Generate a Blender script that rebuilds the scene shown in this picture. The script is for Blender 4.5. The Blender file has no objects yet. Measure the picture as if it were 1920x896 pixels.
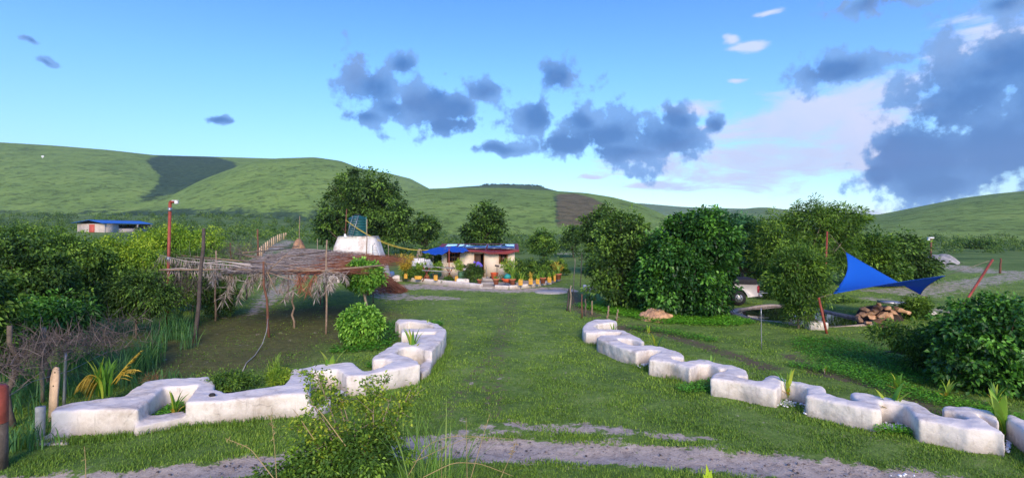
import bpy, math, random
import numpy as np
from mathutils import Vector
random.seed(7)
rng = np.random.default_rng(7)
S = bpy.context.scene
COL = S.collection
R = math.radians
CAMZ = 4.0; HOR = 430.0; F = 1000.0

# ------------------------------------------------------------ camera
cd = bpy.data.cameras.new('camera'); cam = bpy.data.objects.new('camera', cd); COL.objects.link(cam)
cam.location = (0, 0, CAMZ); cam.rotation_euler = (R(90), 0, 0)
cd.sensor_width = 36; cd.lens = 36 * F / 1920; cd.shift_y = -(448 - HOR) / 1920
cd.clip_start = 0.1; cd.clip_end = 12000
S.camera = cam

# ------------------------------------------------------------ view
S.view_settings.view_transform = 'Standard'; S.view_settings.look = 'None'
S.view_settings.exposure = 0.48; S.view_settings.gamma = 1
SKY_GAIN = 0.09
SUN_EL, SUN_AZ = 27.0, 172.0          # azimuth clockwise from +Y : behind the camera
S.cycles.volume_bounces = 0
S.cycles.max_bounces = 6
S.cycles.transparent_max_bounces = 8
S.cycles.volume_step_rate = 4

# ------------------------------------------------------------ world
class NT:
    def __init__(s, tree): s.t = tree; s.n = tree.nodes; s.l = tree.links
    def new(s, typ, **kw):
        n = s.n.new(typ)
        for k, v in kw.items():
            if k.startswith('i_'): n.inputs[k[2:].replace('_', ' ')].default_value = v
            else: setattr(n, k, v)
        return n
    def math(s, op, a, b=None, c=None, clamp=False):
        n = s.n.new('ShaderNodeMath'); n.operation = op; n.use_clamp = clamp
        for i, v in enumerate((a, b, c)):
            if v is None: continue
            if isinstance(v, (int, float)): n.inputs[i].default_value = v
            else: s.l.new(v, n.inputs[i])
        return n.outputs[0]
    def vmath(s, op, a, b=None):
        n = s.n.new('ShaderNodeVectorMath'); n.operation = op
        for i, v in enumerate((a, b)):
            if v is None: continue
            if isinstance(v, (tuple, list)): n.inputs[i].default_value = v
            else: s.l.new(v, n.inputs[i])
        return n
    def noise(s, vec, scale, detail=4, rough=0.55, dist=0.0):
        n = s.n.new('ShaderNodeTexNoise'); n.inputs['Scale'].default_value = scale
        n.inputs['Detail'].default_value = detail; n.inputs['Roughness'].default_value = rough
        n.inputs['Distortion'].default_value = dist
        if vec is not None: s.l.new(vec, n.inputs['Vector'])
        return n.outputs['Fac']
    def ramp(s, fac, stops, interp='LINEAR'):
        n = s.n.new('ShaderNodeValToRGB'); cr = n.color_ramp; cr.interpolation = interp
        while len(cr.elements) < len(stops): cr.elements.new(0.5)
        for e, (p, c) in zip(cr.elements, stops):
            e.position = p; e.color = (*c, 1) if len(c) == 3 else c
        s.l.new(fac, n.inputs[0]); return n.outputs[0]
    def mix(s, fac, a, b, typ='MIX'):
        n = s.n.new('ShaderNodeMix'); n.data_type = 'RGBA'; n.blend_type = typ
        for i, v in ((0, fac), (6, a), (7, b)):
            if isinstance(v, (int, float)): n.inputs[i].default_value = v
            elif isinstance(v, (tuple, list)): n.inputs[i].default_value = (*v[:3], 1)
            else: s.l.new(v, n.inputs[i])
        return n.outputs[2]
    def smooth(s, v, a, b):
        n = s.n.new('ShaderNodeMapRange'); n.interpolation_type = 'SMOOTHSTEP'
        s.l.new(v, n.inputs[0]); n.inputs[1].default_value = a; n.inputs[2].default_value = b
        return n.outputs[0]

def make_world():
    w = bpy.data.worlds.new('World'); S.world = w; w.use_nodes = True
    N = NT(w.node_tree); N.n.clear()
    out = N.new('ShaderNodeOutputWorld'); bg = N.new('ShaderNodeBackground'); N.l.new(bg.outputs[0], out.inputs[0])
    bg.inputs[1].default_value = SKY_GAIN
    sky = N.new('ShaderNodeTexSky'); sky.sky_type = 'NISHITA'; sky.sun_disc = False
    sky.sun_elevation = R(SUN_EL); sky.sun_rotation = R(SUN_AZ); sky.altitude = 300
    sky.air_density = 1.0; sky.dust_density = 0.6; sky.ozone_density = 2.5
    tc = N.new('ShaderNodeTexCoord'); d = tc.outputs['Generated']
    sep = N.new('ShaderNodeSeparateXYZ'); N.l.new(d, sep.inputs[0]); x, y, z = sep.outputs
    az = N.math('ARCTAN2', x, y)
    hyp = N.math('SQRT', N.math('ADD', N.math('MULTIPLY', x, x), N.math('MULTIPLY', y, y)))
    el = N.math('DIVIDE', z, N.math('MAXIMUM', hyp, 0.02))
    comb = N.new('ShaderNodeCombineXYZ'); N.l.new(az, comb.inputs[0]); N.l.new(el, comb.inputs[1])
    wn = N.new('ShaderNodeTexNoise'); wn.inputs['Scale'].default_value = 6.0; wn.inputs['Detail'].default_value = 5; N.l.new(d, wn.inputs['Vector'])
    wv = N.vmath('MULTIPLY', N.vmath('SUBTRACT', wn.outputs['Color'], (0.5, 0.5, 0.5)).outputs[0], (0.10, 0.07, 0.0)).outputs[0]
    p = N.vmath('ADD', comb.outputs[0], wv).outputs[0]
    def blobs(lst):
        cur = None
        for (px, py, rx, ry) in lst:
            u = (px - 960) / F; v = (HOR - py) / F; a = math.atan(u); c = math.cos(a)
            s1 = N.vmath('SUBTRACT', p, (a, v * c, 0)).outputs[0]
            s2 = N.vmath('MULTIPLY', s1, (F / (rx * c * c), F / (ry * c), 0)).outputs[0]
            ln = N.vmath('LENGTH', s2).outputs['Value']
            cur = ln if cur is None else N.math('SMOOTH_MIN', cur, ln, 0.25)
        return N.math('SUBTRACT', 1.0, cur)
    dark = blobs([(700,155,75,65),(785,190,80,52),(850,205,75,42),(735,200,70,36),(905,170,45,32),(755,115,32,28),(695,220,38,24),(850,230,80,20),
        (1045,145,52,38),(992,215,42,28),(1150,258,120,50),(1060,272,75,30),(1235,262,75,50),(1170,290,105,28),(1100,225,40,25),
        (1255,225,42,32),(1330,233,26,22),(935,275,60,12),(408,228,32,11),(68,120,26,8),(40,84,15,7),
        (1800,190,165,115),(1760,285,165,90),(1890,270,170,130),(1720,300,90,50),(1900,120,130,70),(1690,265,100,50),(1650,315,50,30),(1860,140,120,55),(1580,128,110,30),
        (1960,200,150,190),(1770,345,100,32),(1700,-8,150,20),(1895,8,70,24),(2100,300,200,200),(2300,120,260,120)])
    light = blobs([(1560,195,190,65),(1450,240,190,70),(1620,270,120,80),(1400,90,26,10),(1375,78,14,12),(1385,148,26,5),(1400,300,300,60),
        (1880,70,150,50),(1800,110,90,30),(1630,393,55,10),(1210,352,150,16),(1290,205,90,20),(1100,342,40,7),(1430,25,30,10)])
    n1 = N.noise(d, 7.0, 9, 0.6, 0.15); n2 = N.noise(d, 26.0, 6, 0.6)
    nn = N.math('ADD', N.math('MULTIPLY', N.math('SUBTRACT', n1, 0.5), 3.6), N.math('MULTIPLY', N.math('SUBTRACT', n2, 0.5), 3.0))
    dm = N.smooth(N.math('ADD', dark, nn), -0.2, 0.35)
    mp = N.new('ShaderNodeMapping'); N.l.new(d, mp.inputs[0]); mp.inputs['Scale'].default_value = (1, 1, 4.0); mp.inputs['Rotation'].default_value = (0, R(10), 0)
    n3 = N.noise(mp.outputs[0], 5.0, 8, 0.62, 0.4)
    lm = N.smooth(N.math('ADD', light, N.math('MULTIPLY', N.math('SUBTRACT', n3, 0.5), 3.6)), -0.1, 0.75)
    # sky tone : photograph's clear tropical blue
    grad = N.ramp(N.math('MULTIPLY', el, 1.5, clamp=True), [(0.0, (1.5, 1.72, 1.85)), (0.18, (1.25, 1.66, 2.02)), (0.42, (0.98, 1.58, 2.38)), (0.7, (0.68, 1.3, 2.5)), (1.0, (0.56, 1.1, 2.4))])
    skyc = N.mix(1.0, sky.outputs[0], grad, 'MULTIPLY')
    k = 1 / SKY_GAIN
    n4 = N.noise(d, 9.0, 6, 0.6)
    lc = N.mix(n4, tuple(k * c for c in (0.40, 0.56, 0.84)), tuple(k * c for c in (0.70, 0.65, 0.76)))
    c1 = N.mix(N.math('MULTIPLY', lm, 0.95), skyc, lc)
    edge = N.smooth(N.math('ADD', dark, N.math('MULTIPLY', N.math('SUBTRACT', n4, 0.5), 1.8)), 0.0, 0.9)
    dc = N.mix(edge, tuple(k * c for c in (0.15, 0.33, 0.66)), tuple(k * c for c in (0.032, 0.14, 0.38)))
    hi = N.smooth(el, 0.12, 0.4)
    n5 = N.smooth(N.noise(d, 12.0, 6, 0.6), 0.42, 0.68)
    dc = N.mix(N.math('MULTIPLY', N.math('MULTIPLY', hi, n5), 0.75), dc, tuple(k * c for c in (0.17, 0.26, 0.46)))
    c2 = N.mix(N.math('MULTIPLY', dm, 0.95), c1, dc)
    N.l.new(c2, bg.inputs[0])
make_world()

sd = bpy.data.lights.new('sun', 'SUN'); so = bpy.data.objects.new('sun', sd); COL.objects.link(so)
sd.energy = 3.2; sd.angle = R(24); sd.color = (1.0, 0.80, 0.58)
a = R(SUN_AZ); e = R(SUN_EL)
so.rotation_euler = Vector((math.sin(a) * math.cos(e), math.cos(a) * math.cos(e), math.sin(e))).to_track_quat('Z', 'Y').to_euler()
so.location = (0, -20, 30)

# ------------------------------------------------------------ tags
def tag(o, label=None, cat=None, group=None, kind=None):
    if label: o['label'] = label
    if cat: o['category'] = cat
    if group: o['group'] = group
    if kind: o['kind'] = kind
    return o
def empty(name, loc=(0, 0, 0), rz=0):
    o = bpy.data.objects.new(name, None); COL.objects.link(o); o.location = loc; o.rotation_euler.z = rz
    o.empty_display_size = 0.2; return o
def copy_tree(o, parent=None):
    c = o.copy(); COL.objects.link(c); c.parent = parent
    for ch in list(o.children): copy_tree(ch, c)
    return c

# ------------------------------------------------------------ terrain
def ss(v, a, b):
    t = np.clip((np.asarray(v, float) - a) / (b - a), 0, 1); return t * t * (3 - 2 * t)
def T(x, y):
    x = np.asarray(x, float); y = np.asarray(y, float); yy = np.maximum(y, 1.0); u = x / yy
    su = ss(-u, 0.15, 0.6); c = 1 - ss(u, 0.1, 0.45)
    z = 3.4 * su * ss(y, 45, 125) + ss(y, 120, 420) * (5 * c + 6 * su)
    z = z + 0.05 * np.sin(x * 0.5 + 1) * np.sin(y * 0.37) * ss(y, 14, 30)
    return z
def G(px, py):
    """ground point seen at pixel"""
    u = (px - 960) / F; v = (HOR - py) / F
    y = 2.0
    if v >= 0: y = 400.0
    else:
        for i in range(4000):
            if CAMZ + v * y <= float(T(u * y, y)): break
            y *= 1.002
    return Vector((u * y, y, float(T(u * y, y))))
def P(px, py, d):
    return Vector(((px - 960) / F * d, d, CAMZ + (HOR - py) / F * d))
def PZ(px, py, z):
    d = (CAMZ - z) * F / (py - HOR); return Vector(((px - 960) / F * d, d, z))

# ------------------------------------------------------------ mesh builder
class MB:
    def __init__(s): s.V = []; s.F = []; s.n = 0; s.A = []; s.M = []
    def add(s, V, Fc, rnd=None, m=0):
        V = np.asarray(V, float).reshape(-1, 3); Fc = np.asarray(Fc, int)
        if Fc.ndim == 1: Fc = Fc.reshape(1, -1)
        s.V.append(V); s.F.append(Fc + s.n); s.n += len(V)
        s.A.append(np.full(len(Fc), 0.5) if rnd is None else np.broadcast_to(np.asarray(rnd, float), (len(Fc),)))
        s.M.append(np.full(len(Fc), m)); return s
    def build(s, name, mats, parent=None, smooth=False, loc=None):
        me = bpy.data.meshes.new(name)
        V = np.concatenate(s.V); 
        loops = np.concatenate([f.ravel() for f in s.F]); tot = np.concatenate([np.full(len(f), f.shape[1]) for f in s.F])
        start = np.concatenate([[0], np.cumsum(tot)[:-1]])
        if loc is not None: V = V - np.asarray(loc, float)
        me.vertices.add(len(V)); me.vertices.foreach_set('co', V.ravel())
        me.loops.add(len(loops)); me.loops.foreach_set('vertex_index', loops.astype(np.int32))
        me.polygons.add(len(tot)); me.polygons.foreach_set('loop_start', start.astype(np.int32))
        me.polygons.foreach_set('loop_total', tot.astype(np.int32))
        me.polygons.foreach_set('material_index', np.concatenate(s.M).astype(np.int32))
        if smooth: me.polygons.foreach_set('use_smooth', np.ones(len(tot), bool))
        me.update(calc_edges=True)
        at = me.attributes.new('rnd', 'FLOAT', 'FACE'); at.data.foreach_set('value', np.concatenate(s.A))
        for m in (mats if isinstance(mats, (list, tuple)) else [mats]): me.materials.append(m)
        o = bpy.data.objects.new(name, me); COL.objects.link(o)
        if parent is not None: o.parent = parent
        if loc is not None: o.location = loc
        return o
    def box(s, c, sz, rz=0, rx=0, ry=0, m=0, rnd=None):
        x, y, z = [v / 2 for v in sz]
        V = np.array([(-x,-y,-z),(x,-y,-z),(x,y,-z),(-x,y,-z),(-x,-y,z),(x,-y,z),(x,y,z),(-x,y,z)])
        from mathutils import Euler
        Mx = np.array(Euler((rx, ry, rz)).to_matrix())
        V = V @ Mx.T + np.asarray(c, float)
        return s.add(V, [(0,3,2,1),(4,5,6,7),(0,1,5,4),(1,2,6,5),(2,3,7,6),(3,0,4,7)], rnd, m)
    def tube(s, pts, rad, n=6, m=0, rnd=None, cap=True):
        pts = np.asarray(pts, float); k = len(pts)
        rad = np.broadcast_to(np.asarray(rad, float), (k,))
        tan = np.gradient(pts, axis=0); tan /= np.linalg.norm(tan, axis=1)[:, None] + 1e-9
        ref = np.array([0, 0, 1.0]) if abs(tan[0][2]) < 0.9 else np.array([1.0, 0, 0])
        a = np.cross(tan, ref); a /= np.linalg.norm(a, axis=1)[:, None] + 1e-9; b = np.cross(tan, a)
        th = np.arange(n) * 2 * np.pi / n
        V = (pts[:, None, :] + rad[:, None, None] * (np.cos(th)[None, :, None] * a[:, None, :] + np.sin(th)[None, :, None] * b[:, None, :])).reshape(-1, 3)
        i = np.arange(k - 1)[:, None] * n; j = np.arange(n)[None, :]; j2 = (j + 1) % n
        Fc = np.stack([i + j, i + n + j, i + n + j2, i + j2], -1).reshape(-1, 4)
        s.add(V, Fc, rnd, m)
        if cap:
            s.F.append(np.arange(n)[None, :] + s.n - len(V)); s.A.append(np.array([.5 if rnd is None else float(np.mean(rnd))])); s.M.append(np.array([m]))
            s.F.append(np.arange(n)[None, ::-1] + s.n - n); s.A.append(np.array([.5 if rnd is None else float(np.mean(rnd))])); s.M.append(np.array([m]))
        return s
    def lathe(s, prof, c, n=20, m=0, sx=1, sy=1):
        prof = np.asarray(prof, float); th = np.arange(n) * 2 * np.pi / n
        V = np.stack([prof[:, 0][:, None] * np.cos(th) * sx, prof[:, 0][:, None] * np.sin(th) * sy, np.broadcast_to(prof[:, 1][:, None], (len(prof), n))], -1).reshape(-1, 3) + np.asarray(c, float)
        i = np.arange(len(prof) - 1)[:, None] * n; j = np.arange(n)[None, :]; j2 = (j + 1) % n
        return s.add(V, np.stack([i + j, i + j2, i + n + j2, i + n + j], -1).reshape(-1, 4), None, m)
    def prism(s, poly, z0, z1, m=0):
        """poly list of (x,y) ; z values scalar or per vertex"""
        n = len(poly); p = np.asarray([(q[0], q[1]) for q in poly], float)
        area = 0.5 * np.sum(p[:, 0] * np.roll(p[:, 1], -1) - np.roll(p[:, 0], -1) * p[:, 1])
        if area < 0: p = p[::-1]
        V = np.vstack([np.c_[p, np.full(n, z0)], np.c_[p, np.full(n, z1)]])
        i = np.arange(n); j = (i + 1) % n
        s.add(V, np.stack([i, j, j + n, i + n], -1), None, m)
        from mathutils.geometry import tessellate_polygon
        tri = tessellate_polygon([[Vector((q[0], q[1], 0)) for q in p]])
        base = s.n - 2 * n
        tr = []
        for t in tri:
            t = list(t); A, B_, C = p[t[0]], p[t[1]], p[t[2]]
            if (B_[0]-A[0])*(C[1]-A[1]) - (B_[1]-A[1])*(C[0]-A[0]) < 0: t = t[::-1]
            tr.append(t)
        tr = np.array(tr)
        s.F.append(tr + base + n); s.A.append(np.full(len(tr), .5)); s.M.append(np.full(len(tr), m))
        s.F.append(tr[:, ::-1] + base); s.A.append(np.full(len(tr), .5)); s.M.append(np.full(len(tr), m))
        return s
    def grid(s, fn, nu, nv, m=0, rnd=None):
        U, W = np.meshgrid(np.linspace(0, 1, nu), np.linspace(0, 1, nv))
        V = np.array([fn(a, b) for a, b in zip(U.ravel(), W.ravel())])
        i = np.arange(nv - 1)[:, None] * nu; j = np.arange(nu - 1)[None, :]
        return s.add(V, np.stack([i + j, i + j + 1, i + nu + j + 1, i + nu + j], -1).reshape(-1, 4), rnd, m)
    def leaves(s, Pt, D, Nn, L, W, rnd, fold=0.25, droop=0.0, m=0):
        Pt = np.asarray(Pt, float); n = len(Pt)
        D = D / (np.linalg.norm(D, axis=1)[:, None] + 1e-9)
        Sd = np.cross(D, Nn); Sd /= np.linalg.norm(Sd, axis=1)[:, None] + 1e-9
        Nn = np.cross(Sd, D)
        L = np.broadcast_to(np.asarray(L, float), (n,))[:, None]; W = np.broadcast_to(np.asarray(W, float), (n,))[:, None]
        mid = Pt + D * L * 0.45 + Nn * W * fold
        tip = Pt + D * L; tip[:, 2] -= (L * droop)[:, 0]
        V = np.stack([Pt, mid - Sd * W / 2, tip, mid + Sd * W / 2], 1).reshape(-1, 3)
        b = np.arange(n)[:, None] * 4
        Fc = np.concatenate([b + np.array([[0, 2, 1]]), b + np.array([[0, 3, 2]])])
        r = np.broadcast_to(np.asarray(rnd, float), (n,))
        return s.add(V, Fc, np.concatenate([r, r]), m)

# ------------------------------------------------------------ materials
def mat(name):
    m = bpy.data.materials.new(name); m.use_nodes = True; N = NT(m.node_tree)
    b = N.n['Principled BSDF']; return m, N, b
def simple(name, col, rough=0.7, metal=0.0, var=0.25, scale=6.0, bump=0.2, spec=0.3, col2=None, coord='Object'):
    m, N, b = mat(name)
    tc = N.new('ShaderNodeTexCoord').outputs[coord]
    n = N.noise(tc, scale, 6, 0.65)
    c2 = col2 if col2 else tuple(c * (1 - var) for c in col)
    c1 = tuple(min(1, c * (1 + var * 0.6)) for c in col)
    N.l.new(N.ramp(n, [(0.3, c2), (0.7, c1)]), b.inputs['Base Color'])
    b.inputs['Roughness'].default_value = rough; b.inputs['Metallic'].default_value = metal
    b.inputs['Specular IOR Level'].default_value = spec
    if bump:
        bp = N.new('ShaderNodeBump'); bp.inputs['Strength'].default_value = bump; bp.inputs['Distance'].default_value = 0.02
        N.l.new(N.noise(tc, scale * 5, 5, 0.6), bp.inputs['Height']); N.l.new(bp.outputs[0], b.inputs['Normal'])
    return m
def leafmat(name, dark, mid, light, trans=0.25, rough=0.5, spec=0.3):
    m, N, b = mat(name)
    at = N.new('ShaderNodeAttribute'); at.attribute_name = 'rnd'
    c = N.ramp(at.outputs['Fac'], [(0.0, dark), (0.5, mid), (1.0, light)])
    N.l.new(c, b.inputs['Base Color']); b.inputs['Roughness'].default_value = rough; b.inputs['Specular IOR Level'].default_value = spec
    tr = N.new('ShaderNodeBsdfTranslucent'); N.l.new(N.mix(1.0, c, (1.2, 1.25, 0.6), 'MULTIPLY'), tr.inputs[0])
    mx = N.new('ShaderNodeMixShader'); mx.inputs[0].default_value = trans
    N.l.new(b.outputs[0], mx.inputs[1]); N.l.new(tr.outputs[0], mx.inputs[2])
    N.l.new(mx.outputs[0], N.n['Material Output'].inputs[0])
    return m
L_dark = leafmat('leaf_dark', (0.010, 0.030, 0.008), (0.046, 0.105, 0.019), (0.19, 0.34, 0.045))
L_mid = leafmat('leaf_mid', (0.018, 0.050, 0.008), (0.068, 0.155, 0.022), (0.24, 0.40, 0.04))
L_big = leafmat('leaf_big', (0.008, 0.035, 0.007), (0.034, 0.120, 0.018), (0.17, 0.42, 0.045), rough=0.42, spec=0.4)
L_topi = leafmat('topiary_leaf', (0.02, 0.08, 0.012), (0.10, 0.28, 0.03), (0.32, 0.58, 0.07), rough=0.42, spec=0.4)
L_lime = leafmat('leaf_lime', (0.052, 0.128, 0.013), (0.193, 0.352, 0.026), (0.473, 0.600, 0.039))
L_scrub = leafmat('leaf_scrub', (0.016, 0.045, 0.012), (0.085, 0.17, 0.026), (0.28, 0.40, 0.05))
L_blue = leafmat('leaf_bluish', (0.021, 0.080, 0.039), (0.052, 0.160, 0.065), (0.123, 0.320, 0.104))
L_grass = leafmat('grass_blade', (0.055, 0.105, 0.018), (0.140, 0.270, 0.032), (0.33, 0.47, 0.06), trans=0.3, rough=0.6)
L_reed = leafmat('reed_blade', (0.035, 0.112, 0.039), (0.088, 0.224, 0.065), (0.245, 0.448, 0.078), trans=0.3)
L_straw = leafmat('straw', (0.16, 0.10, 0.05), (0.34, 0.24, 0.10), (0.55, 0.42, 0.20), trans=0.15, rough=0.7)
L_yellow = leafmat('yellow_frond', (0.20, 0.20, 0.03), (0.50, 0.36, 0.04), (0.75, 0.55, 0.08), trans=0.2)
L_palm = leafmat('palm_leaf', (0.052, 0.144, 0.026), (0.158, 0.352, 0.039), (0.600, 0.600, 0.065), trans=0.3)
L_brush = leafmat('dry_brush', (0.05, 0.04, 0.035), (0.13, 0.10, 0.09), (0.26, 0.21, 0.18), trans=0.0, rough=0.9)
L_thatch = leafmat('dry_thatch', (0.10, 0.08, 0.07), (0.32, 0.26, 0.22), (0.58, 0.51, 0.46), trans=0.05, rough=0.9)
L_red = leafmat('red_thatch', (0.10, 0.035, 0.02), (0.30, 0.11, 0.055), (0.46, 0.22, 0.12), trans=0.05, rough=0.9)
L_cover = leafmat('ground_cover_leaf', (0.052, 0.160, 0.016), (0.123, 0.384, 0.026), (0.280, 0.600, 0.052), trans=0.3)
M_bark = simple('bark', (0.13, 0.10, 0.075), 0.9, scale=9, bump=0.5, var=0.4)
M_barkl = simple('bark_pale', (0.30, 0.24, 0.17), 0.9, scale=9, bump=0.5, var=0.4)
M_wood = simple('weathered_pole_wood', (0.30, 0.21, 0.14), 0.85, scale=7, bump=0.4, var=0.45)
M_woodd = simple('dark_pole_wood', (0.09, 0.07, 0.06), 0.9, scale=7, bump=0.4, var=0.45)
M_woodr = simple('reddish_pole_wood', (0.17, 0.075, 0.045), 0.85, scale=7, bump=0.4, var=0.4)
M_plank = simple('pale_plank_wood', (0.62, 0.43, 0.27), 0.8, scale=4, bump=0.3, var=0.35)
M_greyw = simple('grey_board_wood', (0.34, 0.34, 0.32), 0.9, scale=6, bump=0.4, var=0.35)
M_red = simple('red_painted_steel', (0.30, 0.065, 0.038), 0.55, scale=5, bump=0.1, var=0.45)
M_white = simple('white_paint', (0.78, 0.78, 0.78), 0.6, scale=5, bump=0.1, var=0.12)
M_black = simple('black_rubber', (0.02, 0.02, 0.022), 0.8, var=0.3)
M_dark = simple('painted_dark', (0.015, 0.013, 0.012), 0.9, var=0.3)  # near-black; darkness of room and bolt holes put into the colour
M_metal = simple('grey_steel', (0.35, 0.36, 0.38), 0.4, metal=0.7, var=0.2)
M_concrete = simple('concrete', (0.42, 0.39, 0.35), 0.9, scale=3, bump=0.4, var=0.3)
M_orange = simple('orange_plastic', (0.75, 0.14, 0.05), 0.45, var=0.15)
M_yell = simple('yellow_plastic', (0.66, 0.35, 0.04), 0.5, var=0.4, scale=3)
M_terra = simple('terracotta', (0.50, 0.17, 0.09), 0.8, var=0.2)
M_soil = simple('dark_soil', (0.045, 0.032, 0.024), 0.95, scale=20, bump=0.8, var=0.5)
M_brownwood = simple('brown_window_wood', (0.20, 0.09, 0.035), 0.6, scale=5, var=0.4)
M_stone = simple('cut_stone', (0.55, 0.36, 0.21), 0.85, scale=3, bump=0.6, var=0.4, col2=(0.22, 0.14, 0.10))
def _st():
    N = NT(M_stone.node_tree); b = N.n['Principled BSDF']; src = b.inputs['Base Color'].links[0].from_socket
    oi = N.new('ShaderNodeObjectInfo'); rc = N.ramp(oi.outputs['Random'], [(0.0, (0.35, 0.30, 0.32)), (0.4, (0.9, 0.8, 0.75)), (1.0, (1.35, 1.2, 1.1))]); N.l.new(N.mix(1.0, src, rc, 'MULTIPLY'), b.inputs['Base Color'])
_st()
M_skin = simple('skin', (0.09, 0.045, 0.03), 0.5, var=0.1, bump=0)
M_teal = simple('teal_plastic', (0.03, 0.30, 0.27), 0.6, var=0.2)
M_cloth = simple('white_cloth', (0.75, 0.75, 0.78), 0.85, var=0.1)

def n2c(N, pos):
    q = N.new('ShaderNodeTexNoise'); q.inputs['Scale'].default_value = 2.2; q.inputs['Detail'].default_value = 6; N.l.new(pos, q.inputs['Vector']); return q.outputs['Color']
def plaster(name, base, dirt, amount=0.5, hstain=0.35):
    m, N, b = mat(name)
    geo = N.new('ShaderNodeNewGeometry'); pos = geo.outputs['Position']
    n1 = N.noise(pos, 1.3, 7, 0.65); n2 = N.noise(pos, 9.0, 6, 0.7)
    sep = N.new('ShaderNodeSeparateXYZ'); N.l.new(pos, sep.inputs[0])
    low = N.smooth(N.math('ADD', sep.outputs[2], N.math('MULTIPLY', N.math('SUBTRACT', n2, 0.5), 0.5)), hstain, 0.0)
    st = N.smooth(N.math('ADD', n1, N.math('MULTIPLY', n2, 0.35)), 0.62, 0.92)
    spot = N.smooth(N.noise(pos, 4.0, 10, 0.75), 0.60, 0.74)
    c = N.mix(N.math('MULTIPLY', st, amount), base, dirt)
    c = N.mix(N.math('MULTIPLY', low, 0.55), c, tuple(0.5 * x for x in dirt))
    c = N.mix(N.math('MULTIPLY', spot, 0.45), c, (0.16, 0.15, 0.14))
    mp = N.new('ShaderNodeMapping'); N.l.new(pos, mp.inputs[0]); mp.inputs['Scale'].default_value = (1, 1, 0.12)
    drip = N.smooth(N.noise(mp.outputs[0], 9.0, 6, 0.7), 0.55, 0.72)
    gn = N.new('ShaderNodeSeparateXYZ'); N.l.new(geo.outputs['Normal'], gn.inputs[0])
    side = N.smooth(gn.outputs[2], 0.6, 0.2)
    c = N.mix(N.math('MULTIPLY', N.math('MULTIPLY', drip, side), 0.5), c, tuple(0.62 * x for x in dirt))
    vo = N.new('ShaderNodeTexVoronoi'); vo.feature = 'DISTANCE_TO_EDGE'; vo.inputs['Scale'].default_value = 1.3
    N.l.new(N.vmath('ADD', pos, N.vmath('MULTIPLY', N.vmath('SUBTRACT', n2c(N, pos), (.5, .5, .5)).outputs[0], (.5, .5, .5)).outputs[0]).outputs[0], vo.inputs['Vector'])
    crk = N.smooth(vo.outputs['Distance'], 0.022, 0.004)
    c = N.mix(N.math('MULTIPLY', N.math('MULTIPLY', crk, N.smooth(n1, 0.5, 0.65)), 0.35), c, (0.12, 0.10, 0.09))
    N.l.new(c, b.inputs['Base Color']); b.inputs['Roughness'].default_value = 0.85; b.inputs['Specular IOR Level'].default_value = 0.25
    bp = N.new('ShaderNodeBump'); bp.inputs['Strength'].default_value = 0.5; bp.inputs['Distance'].default_value = 0.03
    N.l.new(N.noise(pos, 12, 8, 0.65), bp.inputs['Height']); N.l.new(bp.outputs[0], b.inputs['Normal'])
    return m
M_plaster = plaster('whitewashed_plaster', (0.74, 0.67, 0.59), (0.42, 0.34, 0.26), 0.75, 0.30)
M_wallhouse = plaster('cream_house_plaster', (0.72, 0.60, 0.45), (0.42, 0.36, 0.30), 0.7, 0.6)
M_mound = plaster('plastered_mound', (0.72, 0.68, 0.62), (0.50, 0.36, 0.28), 0.8, 0.3)

# ------------------------------------------------------------ ground
def seg_dist(X, Y, pts, width):
    """min over segments of distance/width (widths interpolated)"""
    best = np.full(np.shape(X), 1e9)
    for (a, wa), (b, wb) in zip(zip(pts[:-1], width[:-1]), zip(pts[1:], width[1:])):
        dx, dy = b[0] - a[0], b[1] - a[1]; L2 = dx * dx + dy * dy + 1e-9
        t = np.clip(((X - a[0]) * dx + (Y - a[1]) * dy) / L2, 0, 1)
        d = np.hypot(X - a[0] - t * dx, Y - a[1] - t * dy) / (wa + t * (wb - wa))
        best = np.minimum(best, d)
    return best
def gl(pts): return [tuple(G(*p)[:2]) for p in pts]
ROAD = [(-14, 7.6), *gl([(200,905),(470,872),(620,852),(800,838),(960,842),(1200,852),(1400,868),(1560,884),(1700,905)]), (9, 7.4)]
ROADW = [0.5, .42, .45, .5, .55, .52, .50, .55, .6, .6, .6]
ROAD2 = gl([(880,812),(960,800),(1100,803),(1230,815),(1330,822)]); ROAD2W = [.28, .34, .30, .22, .15]
TRK = gl([(930,780),(925,740),(930,700),(940,640),(950,600),(955,560)]); TRKW = [.10, .25, .15, .2, .3, .4]
TRK2 = gl([(830,780),(880,720),(925,660),(945,600)]); TRK2W = [.2, .25, .2, .2]
YARD = gl([(740,540),(800,537),(880,541),(960,545),(1040,541),(1075,545)]); YARDW = [1.6, 2.0, 1.6, 1.2, 1.0, .6]
YARD2 = gl([(700,545),(760,558),(850,560)]); YARD2W = [1.0, 1.4, .7]
LP = gl([(470,590),(520,545),(560,520),(500,500),(490,480),(520,462),(545,452)]); LPW = [.3, .9, 1.1, 1.1, 1.3, 1.6, 1.4]
RF = gl([(1640,545),(1700,548),(1800,535),(1920,515),(2100,500)]); RFW = [1.0, 2.2, 1.8, 1.6, 1.5]
RF2 = gl([(1640,560),(1720,575),(1790,585)]); RF2W = [1.0, 1.2, .8]
RF3 = gl([(1780,498),(1850,510),(1960,512),(2100,530)]); RF3W = [2.2, 2.5, 3, 3]
WAY = gl([(990,478),(1060,476),(1130,478)]); WAYW = [1.6, 1.8, 1.6]
SHD = gl([(1130,620),(1200,612),(1290,640),(1380,668),(1440,690)]); SHDW = [.9, .9, .5, .5, .5]
SH2 = gl([(1480,668),(1540,700),(1660,730),(1760,770)]); SH2W = [.35, .45, .35, .35]
SH3 = gl([(1075,548),(1090,580),(1110,592)]); SH3W = [.5, .7, .6]
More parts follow.
